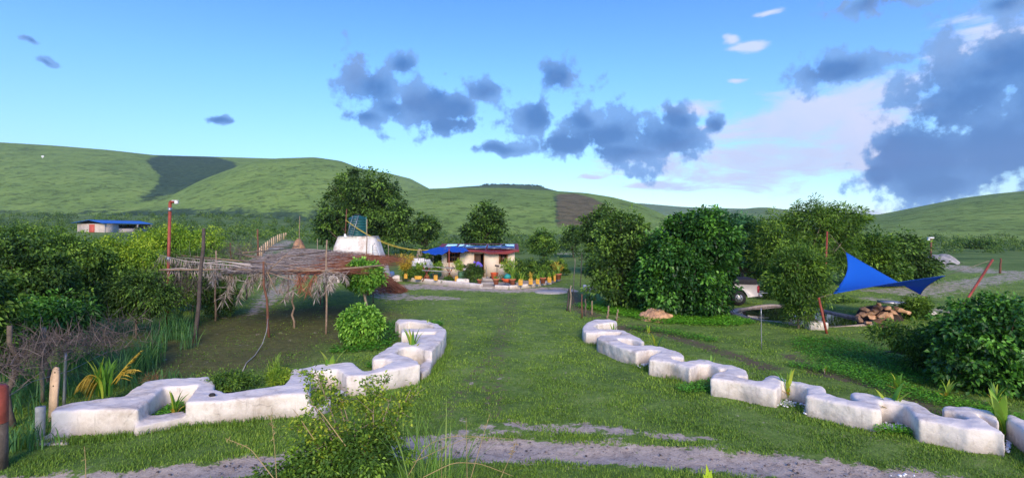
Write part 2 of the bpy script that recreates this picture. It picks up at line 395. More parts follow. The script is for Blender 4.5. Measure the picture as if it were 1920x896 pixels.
DRY = gl([(420,660),(480,620),(560,600),(640,620)]); DRYW = [3.5, 4.5, 4.5, 3.0]
def sandmask(X, Y):
    r = seg_dist(X, Y, ROAD, ROADW)
    v = np.clip(1.45 - r, 0, 1) * 0.95
    for a, b, c in ((ROAD2, ROAD2W, .62), (YARD, YARDW, .72), (YARD2, YARD2W, .60), (LP, LPW, .58), (RF, RFW, .55), (RF2, RF2W, .5), (RF3, RF3W, .55), (WAY, WAYW, .55)):
        v = np.maximum(v, np.clip(1.5 - seg_dist(X, Y, a, b), 0, 1) * c)
    return v
def dirtmask(X, Y):
    r = seg_dist(X, Y, TRK, np.array(TRKW) * 3.2); r = np.minimum(r, seg_dist(X, Y, TRK2, np.array(TRK2W) * 2.2)); q = np.clip(1.2 - r, 0, 1) * 0.46
    r = seg_dist(X, Y, SHD, SHDW)
    for a, b in ((SH2, SH2W), (SH3, SH3W)): r = np.minimum(r, seg_dist(X, Y, a, b))
    return np.maximum(q, np.clip(1.4 - r, 0, 1) * 0.68)
def drymask(X, Y): return np.clip(1.5 - seg_dist(X, Y, DRY, DRYW), 0, 1)

def ground_material():
    m, N, b = mat('ground_surface')
    geo = N.new('ShaderNodeNewGeometry'); pos = geo.outputs['Position']
    def at(n): a = N.new('ShaderNodeAttribute'); a.attribute_name = n; return a.outputs['Fac']
    nf = N.noise(pos, 5.0, 9, 0.7); nc = N.noise(pos, 0.45, 6, 0.6); nff = N.noise(pos, 28, 4, 0.7); nsd = N.noise(pos, 2.2, 9, 0.72)
    grass = N.ramp(N.math('ADD', N.math('MULTIPLY', nf, 0.6), N.math('MULTIPLY', nc, 0.5)), [(0.35, (0.05, 0.085, 0.02)), (0.50, (0.105, 0.18, 0.034)), (0.62, (0.18, 0.27, 0.055)), (0.75, (0.30, 0.30, 0.12))])
    dryc = N.ramp(nf, [(0.3, (0.06, 0.052, 0.022)), (0.7, (0.15, 0.125, 0.05))])
    sand = N.ramp(N.math('ADD', N.math('MULTIPLY', nf, 0.6), N.math('MULTIPLY', nff, 0.4)), [(0.3, (0.16, 0.125, 0.10)), (0.5, (0.45, 0.37, 0.29)), (0.7, (0.66, 0.56, 0.45))])
    dirt = N.ramp(nf, [(0.3, (0.07, 0.052, 0.034)), (0.7, (0.17, 0.13, 0.08))])
    farc = N.ramp(N.noise(pos, 0.12, 8, 0.7), [(0.3, (0.030, 0.065, 0.016)), (0.47, (0.09, 0.16, 0.03)), (0.60, (0.17, 0.24, 0.055)), (0.75, (0.26, 0.27, 0.12))])
    c = N.mix(N.math('MULTIPLY', N.smooth(N.math('ADD', at('dry'), N.math('MULTIPLY', N.math('SUBTRACT', nc, 0.5), 1.2)), 0.25, 0.9), 0.8), grass, dryc)
    c = N.mix(at('far'), c, farc)
    c = N.mix(N.smooth(N.math('ADD', at('dirt'), N.math('MULTIPLY', N.math('SUBTRACT', nf, 0.5), 2.4)), 0.35, 0.75), c, dirt)
    c = N.mix(N.smooth(N.math('ADD', at('sand'), N.math('MULTIPLY', N.math('SUBTRACT', nsd, 0.5), 3.4)), 0.40, 0.60), c, sand)
    N.l.new(c, b.inputs['Base Color']); b.inputs['Roughness'].default_value = 0.95; b.inputs['Specular IOR Level'].default_value = 0.15
    bp = N.new('ShaderNodeBump'); bp.inputs['Strength'].default_value = 0.7; bp.inputs['Distance'].default_value = 0.06
    N.l.new(N.math('ADD', nf, N.math('MULTIPLY', nff, 0.4)), bp.inputs['Height']); N.l.new(bp.outputs[0], b.inputs['Normal'])
    return m
M_ground = ground_material()

POND = [(1376,587),(1388,581),(1412,577.5),(1450,574.5),(1490,575),(1540,583),(1585,592),(1632,600),(1640,606),(1600,610.5),(1560,612),(1530,611.5),(1495,609),(1462,604),(1430,600),(1400,595)]
PONDG = [G(*p) for p in POND]
def in_poly(X, Y, poly):
    ins = np.zeros(np.shape(X), bool); n = len(poly)
    for i in range(n):
        x1, y1 = poly[i][0], poly[i][1]; x2, y2 = poly[(i + 1) % n][0], poly[(i + 1) % n][1]
        if y1 == y2: continue
        c = ((y1 > Y) != (y2 > Y)) & (X < (x2 - x1) * (Y - y1) / (y2 - y1) + x1); ins ^= c
    return ins
def build_ground():
    ys = np.concatenate([np.linspace(-60, 4, 14), np.linspace(5, 32, 200), np.geomspace(32.2, 75, 130)[1:], np.geomspace(76, 5000, 60)])
    us = np.concatenate([[-12, -7, -4, -2.6, -1.8, -1.4], np.linspace(-1.15, 1.15, 330), [1.4, 1.8, 2.6, 4, 7, 12]])
    Y, U = np.meshgrid(ys, us, indexing='ij'); X = U * np.maximum(np.abs(Y), 8.0)
    Z = T(X, Y)
    ip = in_poly(X, Y, PONDG); Z = np.where(ip, Z - 0.7, Z)
    Z += np.where((Y > 5) & (Y < 30), 0.02 * np.sin(X * 3.1 + 2 * np.sin(Y * 2.3)) * np.sin(Y * 2.7 + X), 0)
    rd = np.clip(1.2 - seg_dist(X, Y, ROAD, ROADW), 0, 1) * (Y > 4); Z -= 0.05 * rd
    n, k = X.shape; V = np.stack([X, Y, Z], -1).reshape(-1, 3)
    i = np.arange(n - 1)[:, None] * k; j = np.arange(k - 1)[None, :]
    Fc = np.stack([i + j, i + j + 1, i + k + j + 1, i + k + j], -1).reshape(-1, 4)
    fx = X.ravel()[Fc].mean(1); fy = Y.ravel()[Fc].mean(1)
    isroad = (seg_dist(fx, fy, ROAD, ROADW) < 1.0) & (fy > 5)
    ispath = (seg_dist(fx, fy, LP, LPW) < 1.0) & (fy > 30)
    isyard = (seg_dist(fx, fy, YARD, YARDW) < 1.0)
    sets = [('ground', ~(isroad | ispath | isyard)), ('dirt_road', isroad), ('sandy_path', ispath & ~isyard), ('bare_yard', isyard)]
    for name, sel in sets:
        f = Fc[sel]; used = np.unique(f); mp = np.zeros(len(V), int); mp[used] = np.arange(len(used))
        b = MB(); b.add(V[used], mp[f]); o = b.build(name, M_ground, smooth=True); o['kind'] = 'structure'
        x, y = V[used, 0], V[used, 1]
        for an, val in (('sand', sandmask(x, y)), ('dirt', dirtmask(x, y)), ('dry', drymask(x, y)), ('far', ss(y, 40, 70))):
            at = o.data.attributes.new(an, 'FLOAT', 'POINT'); at.data.foreach_set('value', np.asarray(val, float))
build_ground()

# ------------------------------------------------------------ hills
def hill_material(name, g1, g2, g3, sc=0.02):
    m, N, b = mat(name)
    geo = N.new('ShaderNodeNewGeometry'); pos = geo.outputs['Position']
    def at(n): a = N.new('ShaderNodeAttribute'); a.attribute_name = n; return a.outputs['Fac']
    n1 = N.noise(pos, sc, 8, 0.65); n2 = N.noise(pos, sc * 9, 6, 0.7)
    c = N.ramp(N.math('ADD', N.math('MULTIPLY', n1, 0.6), N.math('MULTIPLY', n2, 0.4)), [(0.3, g1), (0.5, g2), (0.7, g3)])
    n3 = N.noise(pos, sc * 2.5, 5, 0.6); sp = N.smooth(N.math('ADD', N.noise(pos, sc * 7, 7, 0.8), N.math('MULTIPLY', N.math('SUBTRACT', n3, 0.5), 0.35)), 0.53, 0.63)
    c = N.mix(1.0, c, (1.42, 1.14, 1.05), 'MULTIPLY'); c = N.mix(N.math('MULTIPLY', sp, 0.38), c, (0.022, 0.045, 0.018))
    br = N.ramp(n2, [(0.3, (0.10, 0.10, 0.045)), (0.7, (0.21, 0.165, 0.08))])
    c = N.mix(N.smooth(N.math('ADD', at('brown'), N.math('MULTIPLY', N.math('SUBTRACT', n2, 0.5), 1.8)), 0.3, 0.7), c, br)
    wd = N.ramp(n2, [(0.3, (0.022, 0.052, 0.025)), (0.7, (0.08, 0.14, 0.06))])
    c = N.mix(N.smooth(N.math('ADD', at('wood'), N.math('MULTIPLY', N.math('SUBTRACT', N.noise(pos, sc * 4, 8, 0.75), 0.5), 2.4)), 0.35, 0.75), c, wd)
    N.l.new(c, b.inputs['Base Color']); b.inputs['Roughness'].default_value = 0.95; b.inputs['Specular IOR Level'].default_value = 0.1
    bp = N.new('ShaderNodeBump'); bp.inputs['Strength'].default_value = 0.8; bp.inputs['Distance'].default_value = 2.5
    N.l.new(N.math('ADD', N.noise(pos, sc * 5, 8, 0.7), N.math('MULTIPLY', sp, 0.3)), bp.inputs['Height']); N.l.new(bp.outputs[0], b.inputs['Normal'])
    return m
H_main = hill_material('hill_grass', (0.078, 0.155, 0.040), (0.132, 0.256, 0.059), (0.194, 0.333, 0.081))
H_far = hill_material('far_hill_grass', (0.062, 0.132, 0.043), (0.116, 0.217, 0.062), (0.171, 0.279, 0.085), 0.01)
H_dark = hill_material('dark_hill_scrub', (0.031, 0.070, 0.028), (0.054, 0.109, 0.039), (0.085, 0.155, 0.046))
def smooth1(a, k):
    ker = np.hanning(k + 2)[1:-1]; ker /= ker.sum(); return np.convolve(np.pad(a, k // 2, 'edge'), ker, 'valid')[:len(a)]
def hill(sky, D0, D1, material, power=1.1, wood=None, brown=None, base_off=-1.0, nu=220, nt=60, rough=1.0, seed=0, gully=None):
    sx = np.array([p[0] for p in sky], float); sy = np.array([p[1] for p in sky], float)
    px = np.linspace(sx[0], sx[-1], nu); py = np.interp(px, sx, sy); py = smooth1(py, 9)
    u = (px - 960) / F; t = np.linspace(0, 1.35, nt)
    Tt, U = np.meshgrid(t, u, indexing='ij')
    Y = D0 + (D1 - D0) * Tt; X = U * Y
    s = np.where(Tt <= 1, np.sin(np.clip(Tt, 0, 1) * np.pi / 2) ** power, 1 - 0.8 * (Tt - 1) ** 1.2)
    want = (HOR - py) / F
    base = T(U * D0, np.full_like(U, D0)) + base_off
    r = np.random.default_rng(seed); bump = np.zeros_like(X)
    for k in range(10):
        fr = r.uniform(0.004, 0.03); an = r.uniform(0, 6.28); bump += np.sin((X * np.cos(an) + Y * np.sin(an)) * fr + r.uniform(0, 6)) * rough * 0.08 / fr * 0.35
    if gully is not None:
        gx, gw, gd = gully; bump += -gd * np.exp(-((U * F + 960 - gx) / gw) ** 2)
    H = np.maximum(want * D1 + CAMZ, 2.0) * np.ones_like(X)
    for it in range(8):
        Z = base + (H - base) * s + bump * s * (1 - np.clip(s, 0, 1) ** 3 * 0.8)
        ang = ((Z - CAMZ) / Y).max(0)
        H = H + (want - ang)[None, :] * D1
    V = np.stack([X, Y, Z], -1).reshape(-1, 3)
    i = np.arange(nt - 1)[:, None] * nu; j = np.arange(nu - 1)[None, :]
    b = MB(); b.add(V, np.stack([i + j, i + j + 1, i + nu + j + 1, i + nu + j], -1).reshape(-1, 4))
    o = b.build('hill', material, smooth=True); o['kind'] = 'structure'
    PX = 960 + F * V[:, 0] / V[:, 1]; PY = HOR - F * (V[:, 2] - CAMZ) / V[:, 1]
    for an, pol in (('wood', wood), ('brown', brown)):
        val = np.zeros(len(V))
        for q in (pol or []): val = np.maximum(val, in_poly(PX, PY, q).astype(float))
        val = val.reshape(nt, nu)
        for _ in range(9):
            q = np.pad(val, 1, 'edge'); val = (q[1:-1, 1:-1] * 2 + q[:-2, 1:-1] + q[2:, 1:-1] + q[1:-1, :-2] + q[1:-1, 2:]) / 6
        at = o.data.attributes.new(an, 'FLOAT', 'POINT'); at.data.foreach_set('value', val.ravel())
    return o
hill([(-500,258),(-200,262),(0,267),(100,273),(200,281),(290,291),(400,294),(500,297),(600,300),(700,330)], 420, 1100, H_main, seed=1, gully=(330, 60, 16), nu=320, nt=90,
     wood=[[(270,300),(300,291),(400,294),(445,305),(440,318),(380,345),(300,372),(180,402),(-100,410),(-100,396),(150,392),(250,378),(290,352),(300,330)]])
hill([(60,412),(130,402),(200,395),(260,376),(320,356),(380,336),(430,318),(475,303),(520,297),(590,295),(640,302),(680,318),(720,338),(760,358),(800,385),(840,412)], 380, 820, H_main, seed=2, power=0.9, nu=260, nt=70,
     wood=[[(190,398),(330,392),(500,396),(640,398),(800,400),(800,440),(-100,440),(-100,400)]])
hill([(600,330),(650,308),(690,319),(730,325),(770,335),(800,351),(840,372),(880,400)], 900, 1350, H_main, seed=3)
hill([(780,372),(820,354),(870,350),(920,347),(960,347),(1010,349),(1040,357),(1080,366),(1120,380)], 800, 1100, H_dark, seed=4, rough=0.5)
hill([(660,380),(720,360),(800,354),(860,352),(960,353),(1040,358),(1100,362),(1150,370),(1200,383),(1240,400),(1270,418),(1310,440)], 230, 640, H_main, seed=5, power=0.95, rough=0.7, nu=260, nt=80,
     brown=[[(1042,364),(1080,363),(1112,371),(1135,385),(1148,400),(1140,425),(1044,428)]], wood=[[(1038,362),(1043,362),(1047,392),(1048,432),(1042,432)]])
hill([(1100,380),(1200,381),(1280,388),(1380,391),(1470,393),(1600,400),(1720,406),(1900,412)], 1500, 2600, H_far, seed=6)
hill([(1290,418),(1340,403),(1390,392),(1420,389),(1440,389),(1500,396),(1560,406),(1620,420)], 700, 1500, H_far, seed=7)
hill([(1470,438),(1520,424),(1600,409),(1660,400),(1720,388),(1800,372),(1860,364),(1920,358),(2050,345),(2300,335),(2700,330)], 170, 760, H_main, seed=8, nu=260, nt=80, base_off=-1.5)
def boulders():
    spots = [(27,321,'lower left hill slope beside the far left edge'),(230,330,'left hill slope left of the dark gully'),(490,392,'green spur above the palm shelter'),(80,292,'top of the left hill near the skyline'),(1155,412,'foot of the middle hill behind the bushes')]
    for px, py, where in spots:
        d = 640 if px < 400 else (430 if px < 600 else 260)
        b = MB(); c = P(px, py, d); c.z -= 1
        th = rng.uniform(0.7, 1.2, 60)
        b.lathe([(0.02, 1.0), (.7, .8), (1.0, 0.3), (0.9, -0.6), (0.02, -2)], c, 9, sx=1.8)
        tag(b.build('boulder', M_white), 'pale rock patch on the ' + where, 'boulder', 'pale rocks on the hillsides')
boulders()

# ------------------------------------------------------------ foliage
def unit(v): return v / (np.linalg.norm(v, axis=-1, keepdims=True) + 1e-9)
def rdir(n): return unit(rng.normal(size=(n, 3)))
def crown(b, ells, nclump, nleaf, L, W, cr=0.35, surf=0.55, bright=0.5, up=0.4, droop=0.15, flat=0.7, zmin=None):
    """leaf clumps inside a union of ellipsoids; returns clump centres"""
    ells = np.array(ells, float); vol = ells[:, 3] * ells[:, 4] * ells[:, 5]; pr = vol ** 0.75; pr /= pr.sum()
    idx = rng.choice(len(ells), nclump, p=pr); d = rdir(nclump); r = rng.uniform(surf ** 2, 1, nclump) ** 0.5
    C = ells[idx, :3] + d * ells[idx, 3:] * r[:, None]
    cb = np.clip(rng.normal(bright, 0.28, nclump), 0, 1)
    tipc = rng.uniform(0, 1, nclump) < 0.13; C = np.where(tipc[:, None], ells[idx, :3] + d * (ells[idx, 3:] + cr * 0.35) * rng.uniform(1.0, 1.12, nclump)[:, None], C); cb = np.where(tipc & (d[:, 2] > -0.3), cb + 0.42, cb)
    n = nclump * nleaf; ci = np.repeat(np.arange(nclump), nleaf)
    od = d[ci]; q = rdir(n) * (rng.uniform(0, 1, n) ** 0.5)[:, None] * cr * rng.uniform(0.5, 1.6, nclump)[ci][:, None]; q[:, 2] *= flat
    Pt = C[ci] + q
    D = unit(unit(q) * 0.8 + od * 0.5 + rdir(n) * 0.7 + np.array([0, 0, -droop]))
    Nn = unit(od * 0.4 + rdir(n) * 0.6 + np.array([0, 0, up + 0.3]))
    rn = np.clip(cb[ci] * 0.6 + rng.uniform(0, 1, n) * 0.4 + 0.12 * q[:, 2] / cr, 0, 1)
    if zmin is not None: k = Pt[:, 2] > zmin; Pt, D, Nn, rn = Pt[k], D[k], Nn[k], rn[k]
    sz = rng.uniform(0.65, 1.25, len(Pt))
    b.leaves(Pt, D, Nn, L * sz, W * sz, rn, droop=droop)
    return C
def limbs(b, base, C, r0, nb=10, split=0.35, lean=(0, 0)):
    base = np.array(base, float); top = C.mean(0); fork = base + (top - base) * split
    b.tube([base - (0, 0, 0.2), base + (fork - base) * 0.5 + rng.normal(0, 0.04, 3), fork], [r0, r0 * 0.85, r0 * 0.7], 8)
    sel = C[rng.choice(len(C), min(nb, len(C)), replace=False)]
    for c in sel:
        m1 = fork + (c - fork) * 0.5 + rng.normal(0, 0.06, 3) * np.linalg.norm(c - fork)
        b.tube([fork, m1, c], [r0 * 0.5, r0 * 0.3, r0 * 0.06], 5)
def tree(name, base, ells, leafm, nclump, nleaf, L, W, cr, r0, label, cat, group=None, bark=None, nb=12, split=0.35, zmin=None, **kw):
    """ells relative to base; object origin at base"""
    base = np.array(base, float)
    e = [(x + base[0], y + base[1], z + base[2], a, b_, c) for x, y, z, a, b_, c in ells]
    root = empty(name, tuple(base)); tag(root, label, cat, group)
    f = MB(); C = crown(f, e, nclump, nleaf, L, W, cr, zmin=(base[2] + 0.03 if zmin is None else zmin), **kw)
    f.build('crown' if cat == 'tree' else 'foliage', leafm, root, loc=tuple(base)).location = (0, 0, 0)
    w = MB(); limbs(w, base, C, r0, nb, split)
    w.build('trunk' if cat == 'tree' else 'stem', bark or M_bark, root, smooth=True, loc=tuple(base)).location = (0, 0, 0)
    return root
def pe(px, py, d, rx, ry, dd, base, ez=None):
    """ellipsoid from picture: centre px,py at distance d, radii px -> relative to base"""
    c = P(px, py, d); return (c.x - base[0], c.y - base[1], c.z - base[2], rx * d / F, dd, ry * d / F)

def trees():
    # big tree behind tank
    d = 75; b = P(690, 0, d); b.z = float(T(b.x, b.y))
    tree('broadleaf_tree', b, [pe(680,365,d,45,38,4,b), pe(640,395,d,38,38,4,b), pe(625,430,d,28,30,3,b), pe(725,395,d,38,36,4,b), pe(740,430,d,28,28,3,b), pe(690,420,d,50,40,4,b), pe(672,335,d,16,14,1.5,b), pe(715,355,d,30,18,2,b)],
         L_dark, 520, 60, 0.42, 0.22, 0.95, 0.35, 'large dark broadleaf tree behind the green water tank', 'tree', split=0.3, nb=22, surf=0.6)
    d = 74; b = P(798, 0, d); b.z = float(T(b.x, b.y))
    tree('broadleaf_tree', b, [pe(798,428,d,26,22,2,b), pe(790,440,d,20,16,2,b)], L_dark, 90, 50, 0.36, 0.2, 0.7, 0.14, 'small round dark tree just right of the big tree, left of the house roof', 'tree')
    d = 66; b = P(905, 0, d); b.z = float(T(b.x, b.y))
    tree('broadleaf_tree', b, [pe(912,405,d,24,22,2,b), pe(905,435,d,34,28,2.4,b), pe(885,440,d,18,16,1.5,b), pe(925,430,d,18,24,1.5,b)], L_dark, 190, 55, 0.36, 0.2, 0.75, 0.2, 'dark upright tree standing right behind the red-roofed house', 'tree')
    d = 60; b = P(1020, 0, d); b.z = float(T(b.x, b.y))
    tree('shrub', b, [pe(1020,456,d,24,18,1.4,b), pe(1022,442,d,12,12,.8,b)], L_mid, 70, 45, 0.28, 0.15, 0.5, 0.06, 'rounded green shrub in the field right of the house', 'shrub')
    d = 75; b = P(1075, 0, d); b.z = float(T(b.x, b.y))
    tree('shrub', b, [pe(1073,445,d,20,18,1.6,b)], L_dark, 60, 45, 0.32, 0.18, 0.55, 0.06, 'dark shrub in the field between the house and the tall bushes', 'shrub')
    d = 46; b = P(1140, 0, d); b.z = 0
    tree('broadleaf_tree', b, [pe(1140,410,d,28,24,1.4,b), pe(1120,430,d,30,32,1.6,b), pe(1165,425,d,24,28,1.4,b), pe(1135,470,d,40,40,1.8,b)], L_dark, 210, 50, 0.26, 0.13, 0.5, 0.14, 'dark fine-leaved tree rising behind the left half of the central bushes', 'tree', bark=M_bark)
    # main central bushes
    d = 27; b = P(1165, 0, d); b.z = 0
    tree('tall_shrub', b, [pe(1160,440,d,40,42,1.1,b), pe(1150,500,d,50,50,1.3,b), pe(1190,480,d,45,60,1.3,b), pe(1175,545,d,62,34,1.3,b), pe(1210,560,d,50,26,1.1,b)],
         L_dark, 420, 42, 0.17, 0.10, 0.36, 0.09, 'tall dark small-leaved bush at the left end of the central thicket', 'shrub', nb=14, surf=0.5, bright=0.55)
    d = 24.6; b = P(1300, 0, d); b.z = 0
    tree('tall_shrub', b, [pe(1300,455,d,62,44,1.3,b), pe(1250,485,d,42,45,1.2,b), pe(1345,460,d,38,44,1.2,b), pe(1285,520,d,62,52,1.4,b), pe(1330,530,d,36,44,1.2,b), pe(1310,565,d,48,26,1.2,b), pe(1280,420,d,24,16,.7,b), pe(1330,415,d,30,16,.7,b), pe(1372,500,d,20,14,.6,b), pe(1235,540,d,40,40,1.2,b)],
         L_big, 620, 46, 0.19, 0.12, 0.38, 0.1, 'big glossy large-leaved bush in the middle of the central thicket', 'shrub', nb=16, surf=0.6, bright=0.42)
    d = 36; b = P(1395, 0, d); b.z = 0
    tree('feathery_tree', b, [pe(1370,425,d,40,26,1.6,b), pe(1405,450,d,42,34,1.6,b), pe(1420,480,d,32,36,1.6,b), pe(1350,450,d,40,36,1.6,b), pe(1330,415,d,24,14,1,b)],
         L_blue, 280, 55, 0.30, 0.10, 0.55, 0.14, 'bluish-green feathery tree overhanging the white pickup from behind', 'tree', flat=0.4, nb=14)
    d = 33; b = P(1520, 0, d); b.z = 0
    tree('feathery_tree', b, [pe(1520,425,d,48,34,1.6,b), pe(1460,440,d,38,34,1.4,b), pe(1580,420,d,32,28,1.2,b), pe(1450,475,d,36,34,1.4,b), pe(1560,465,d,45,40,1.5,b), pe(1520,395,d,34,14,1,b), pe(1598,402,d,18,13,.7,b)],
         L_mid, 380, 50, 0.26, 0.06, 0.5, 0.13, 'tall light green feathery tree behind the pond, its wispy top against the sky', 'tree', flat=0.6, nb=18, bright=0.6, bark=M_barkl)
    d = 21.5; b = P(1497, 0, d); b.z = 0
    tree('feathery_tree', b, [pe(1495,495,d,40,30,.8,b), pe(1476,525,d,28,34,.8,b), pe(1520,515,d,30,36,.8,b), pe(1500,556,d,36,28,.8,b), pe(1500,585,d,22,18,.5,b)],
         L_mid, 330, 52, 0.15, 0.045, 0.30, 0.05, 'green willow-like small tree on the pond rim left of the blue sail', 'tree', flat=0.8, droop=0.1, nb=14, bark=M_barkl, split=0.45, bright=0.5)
    for (px, d, els, lm, lab) in [
        (1645, 37, [(1640,465,30,24),(1660,500,34,34),(1620,500,28,34)], L_mid, 'rounded green tree right behind the peak of the blue sail'),
        (1705, 40, [(1700,470,30,26),(1715,500,34,30),(1680,500,24,28)], L_dark, 'dark bushy tree between the blue sail and the far lamp post'),
        (1600, 40, [(1600,480,30,40)], L_dark, 'dark tree behind the left corner of the blue sail'),
        (1835, 110, [(1838,470,14,10)], L_dark, 'lone rounded tree at the foot of the right hill'),
        (1455, 44, [(1440,480,40,60),(1400,500,50,40)], L_dark, 'dark mass of a tree directly behind the pickup bed'),
        (1250, 42, [(1250,470,60,40)], L_dark, 'dark tree hidden behind the middle of the central thicket')]:
        b = P(px, 0, d); b.z = float(T(b.x, b.y)); sc = d / 40
        tree('broadleaf_tree', b, [pe(a, c, d, e, f, e * d / F * 0.9, b) for a, c, e, f in els], lm, 70 * len(els), 50, 0.28 * sc, 0.13 * sc, 0.5 * sc, 0.1 * sc, lab, 'tree')
trees()

def left_bushes():
    data = [ # px, d, ellipses, mat, L, W, label, clumps
        (45, 17, [(40,510,75,55),(90,520,50,45),(0,480,60,40),(-40,540,60,60),(60,570,80,40)], L_dark, .17, .11, 'large dark leafy bush filling the left edge', 420),
        (130, 21, [(120,480,60,36),(170,500,45,36),(110,520,60,36)], L_mid, .20, .08, 'broad green bush with lighter shoots beside the dark bush', 260),
        (215, 24, [(220,475,55,30),(260,490,45,30),(200,510,60,34)], L_lime, .18, .08, 'yellow-green bush left of the red lamp pole', 240),
        (90, 14, [(70,600,60,28),(120,590,45,22),(30,600,40,24)], L_big, .22, .07, 'bright green compound-leaved shrub low at the left', 130),
        (255, 19.5, [(260,545,45,30),(225,560,45,30),(290,560,30,34)], L_dark, .17, .07, 'dark shrub at the foot of the red lamp pole', 200),
        (360, 26, [(350,500,40,30),(390,520,30,30),(345,545,30,30)], L_mid, .18, .08, 'green shrub under the left end of the palm shelter', 170),
        (405, 24, [(405,550,28,35)], L_dark, .16, .07, 'dark leafy shrub behind the thin post of the shelter', 110),
        (300, 34, [(300,450,40,22),(340,455,36,20),(380,450,30,20)], L_lime, .2, .1, 'lime green bush behind the dark pole', 150),
        (20, 32, [(20,450,60,24),(80,455,50,22)], L_mid, .22, .1, 'mid green bush in front of the blue-roofed shed', 160),
        (-60, 11, [(-60,640,70,70),(-50,560,60,50)], L_dark, .17, .09, 'dark bush cut by the left edge behind the red drum', 180)]
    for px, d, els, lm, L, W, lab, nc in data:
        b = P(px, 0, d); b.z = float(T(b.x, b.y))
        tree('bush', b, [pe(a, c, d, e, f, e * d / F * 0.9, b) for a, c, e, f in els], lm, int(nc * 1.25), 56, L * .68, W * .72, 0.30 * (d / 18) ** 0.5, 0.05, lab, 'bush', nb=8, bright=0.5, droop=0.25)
    # right foreground bushes
    d = 13.2; b = P(1850, 0, d); b.z = 0
    tree('bush', b, [pe(1860,610,d,75,55,.9,b), pe(1810,650,d,60,55,.8,b), pe(1900,640,d,70,60,.9,b), pe(1850,700,d,80,45,.8,b), pe(1960,640,d,80,80,.9,b)],
         L_big, 480, 36, 0.13, 0.085, 0.24, 0.06, 'large leafy bush with twining leaves at the right edge', 'bush', nb=14, bright=0.5, surf=0.65)
    d = 15; b = G(1645, 662)
    tree('bush', b, [pe(1700,630,d,34,22,.5,b), pe(1745,650,d,46,30,.7,b), pe(1660,622,d,22,13,.35,b), pe(1735,685,d,38,22,.5,b)],
         L_mid, 200, 36, 0.12, 0.045, 0.26, 0.035, 'low spreading fine-leaved bush left of the large right bush', 'bush', nb=12, bright=0.55)
left_bushes()

def topiary():
    b = G(677, 645)
    root = tree('round_shrub', b, [pe(677,608,b.y,37,31,.65,b)], L_topi, 420, 14, 0.13, 0.065, 0.10, 0.03, 'clipped ball shrub on the lawn under the standard tree', 'shrub', surf=0.9, bright=0.72, up=0.6)
    b = G(690, 606)
    root = empty('standard_tree', tuple(b)); tag(root, 'small standard tree with round clipped crown on a bare crooked stem', 'tree')
    e = [(*P(680, 516, b.y), 33 * b.y / F, .68, 26 * b.y / F)]
    f = MB(); C = crown(f, e, 400, 14, 0.16, 0.07, 0.13, surf=0.86, bright=0.72, up=0.6)
    f.build('crown', L_topi, root, loc=tuple(b)).location = (0, 0, 0)
    w = MB(); w.tube([b, P(687, 570, b.y), P(681, 545, b.y), P(676, 520, b.y)], [.06, .055, .05, .04], 8)
    w.tube([P(681, 545, b.y), P(690, 525, b.y)], [.04, .03], 6)
    w.build('trunk', M_barkl, root, loc=tuple(b), smooth=True).location = (0, 0, 0)
topiary()

# far scrub : stuff
def scrub():
    b = MB()
    Ns = 2600; u = rng.uniform(-1.15, 1.15, Ns); y = np.exp(rng.uniform(math.log(26), math.log(430), Ns)); x = u * y
    px = 960 + 1000 * u
    keep = np.zeros(Ns, bool)
    keep |= (px < 300) & (y > 26)
    keep |= (px >= 300) & (px < 470) & (y > 36)
    keep |= (px >= 470) & (px < 620) & (y > 95)
    keep |= (px >= 620) & (px < 960) & (y > 62)
    keep |= (px >= 960) & (px < 1150) & (y > 75)
    keep |= (px >= 1150) & (px < 1620) & (y > 52)
    keep |= (px >= 1620) & (y > 88)
    keep &= seg_dist(x, y, LP, np.array(LPW) * 1.3) > 1
    keep &= ~((np.abs(px - 215) < 95) & (y > 60) & (y < 128))
    keep &= ~((px > 1000) & (px < 1130) & (y > 75) & (y < 100) & (rng.uniform(0, 1, Ns) < .7))
    x, y = x[keep], y[keep]; z = T(x, y); n = len(x); print('scrub', n)
    near = np.clip(y / 100, 0.35, 3)
    nl = 95
    ci = np.repeat(np.arange(n), nl)
    R0 = (0.9 + 0.9 * rng.uniform(0, 1, n)) * (0.75 + 0.25 * near)
    hh = R0 * rng.uniform(0.6, 1.05, n) * np.where(y < 60, 0.8, 1.0)
    d = rdir(n * nl); d[:, 2] = np.abs(d[:, 2]); rr = rng.uniform(0.5, 1.05, n * nl)[:, None]
    lump = 1 + 0.3 * np.sin(d[:, 0:1] * 5 + ci[:, None]) * np.cos(d[:, 1:2] * 6 + 2 * ci[:, None])
    Pt = np.stack([x, y, z], -1)[ci] + d * rr * lump * np.stack([R0, R0, hh * 1.5], -1)[ci]
    Dv = unit(d * 0.7 + rdir(n * nl)); Nn = unit(d + rdir(n * nl) * 0.6 + (0, 0, 0.5))
    sz = (0.18 + 0.14 * near)[ci] * rng.uniform(.7, 1.4, n * nl)
    tone = np.clip(rng.normal(0.5, 0.22, n), 0, 1); tone = np.where(x / y < -0.4, tone + 0.12 * (y < 60), tone - 0.12 * (y > 150))
    rn = np.clip(tone[ci] * 0.65 + rng.uniform(0, 1, n * nl) * 0.35, 0, 1)
    b.leaves(Pt, Dv, Nn, sz, sz * 0.6, rn)
    o = b.build('scrub', L_scrub); tag(o, 'dense green scrub covering the plain below the hills', 'scrub', kind='stuff')
scrub()

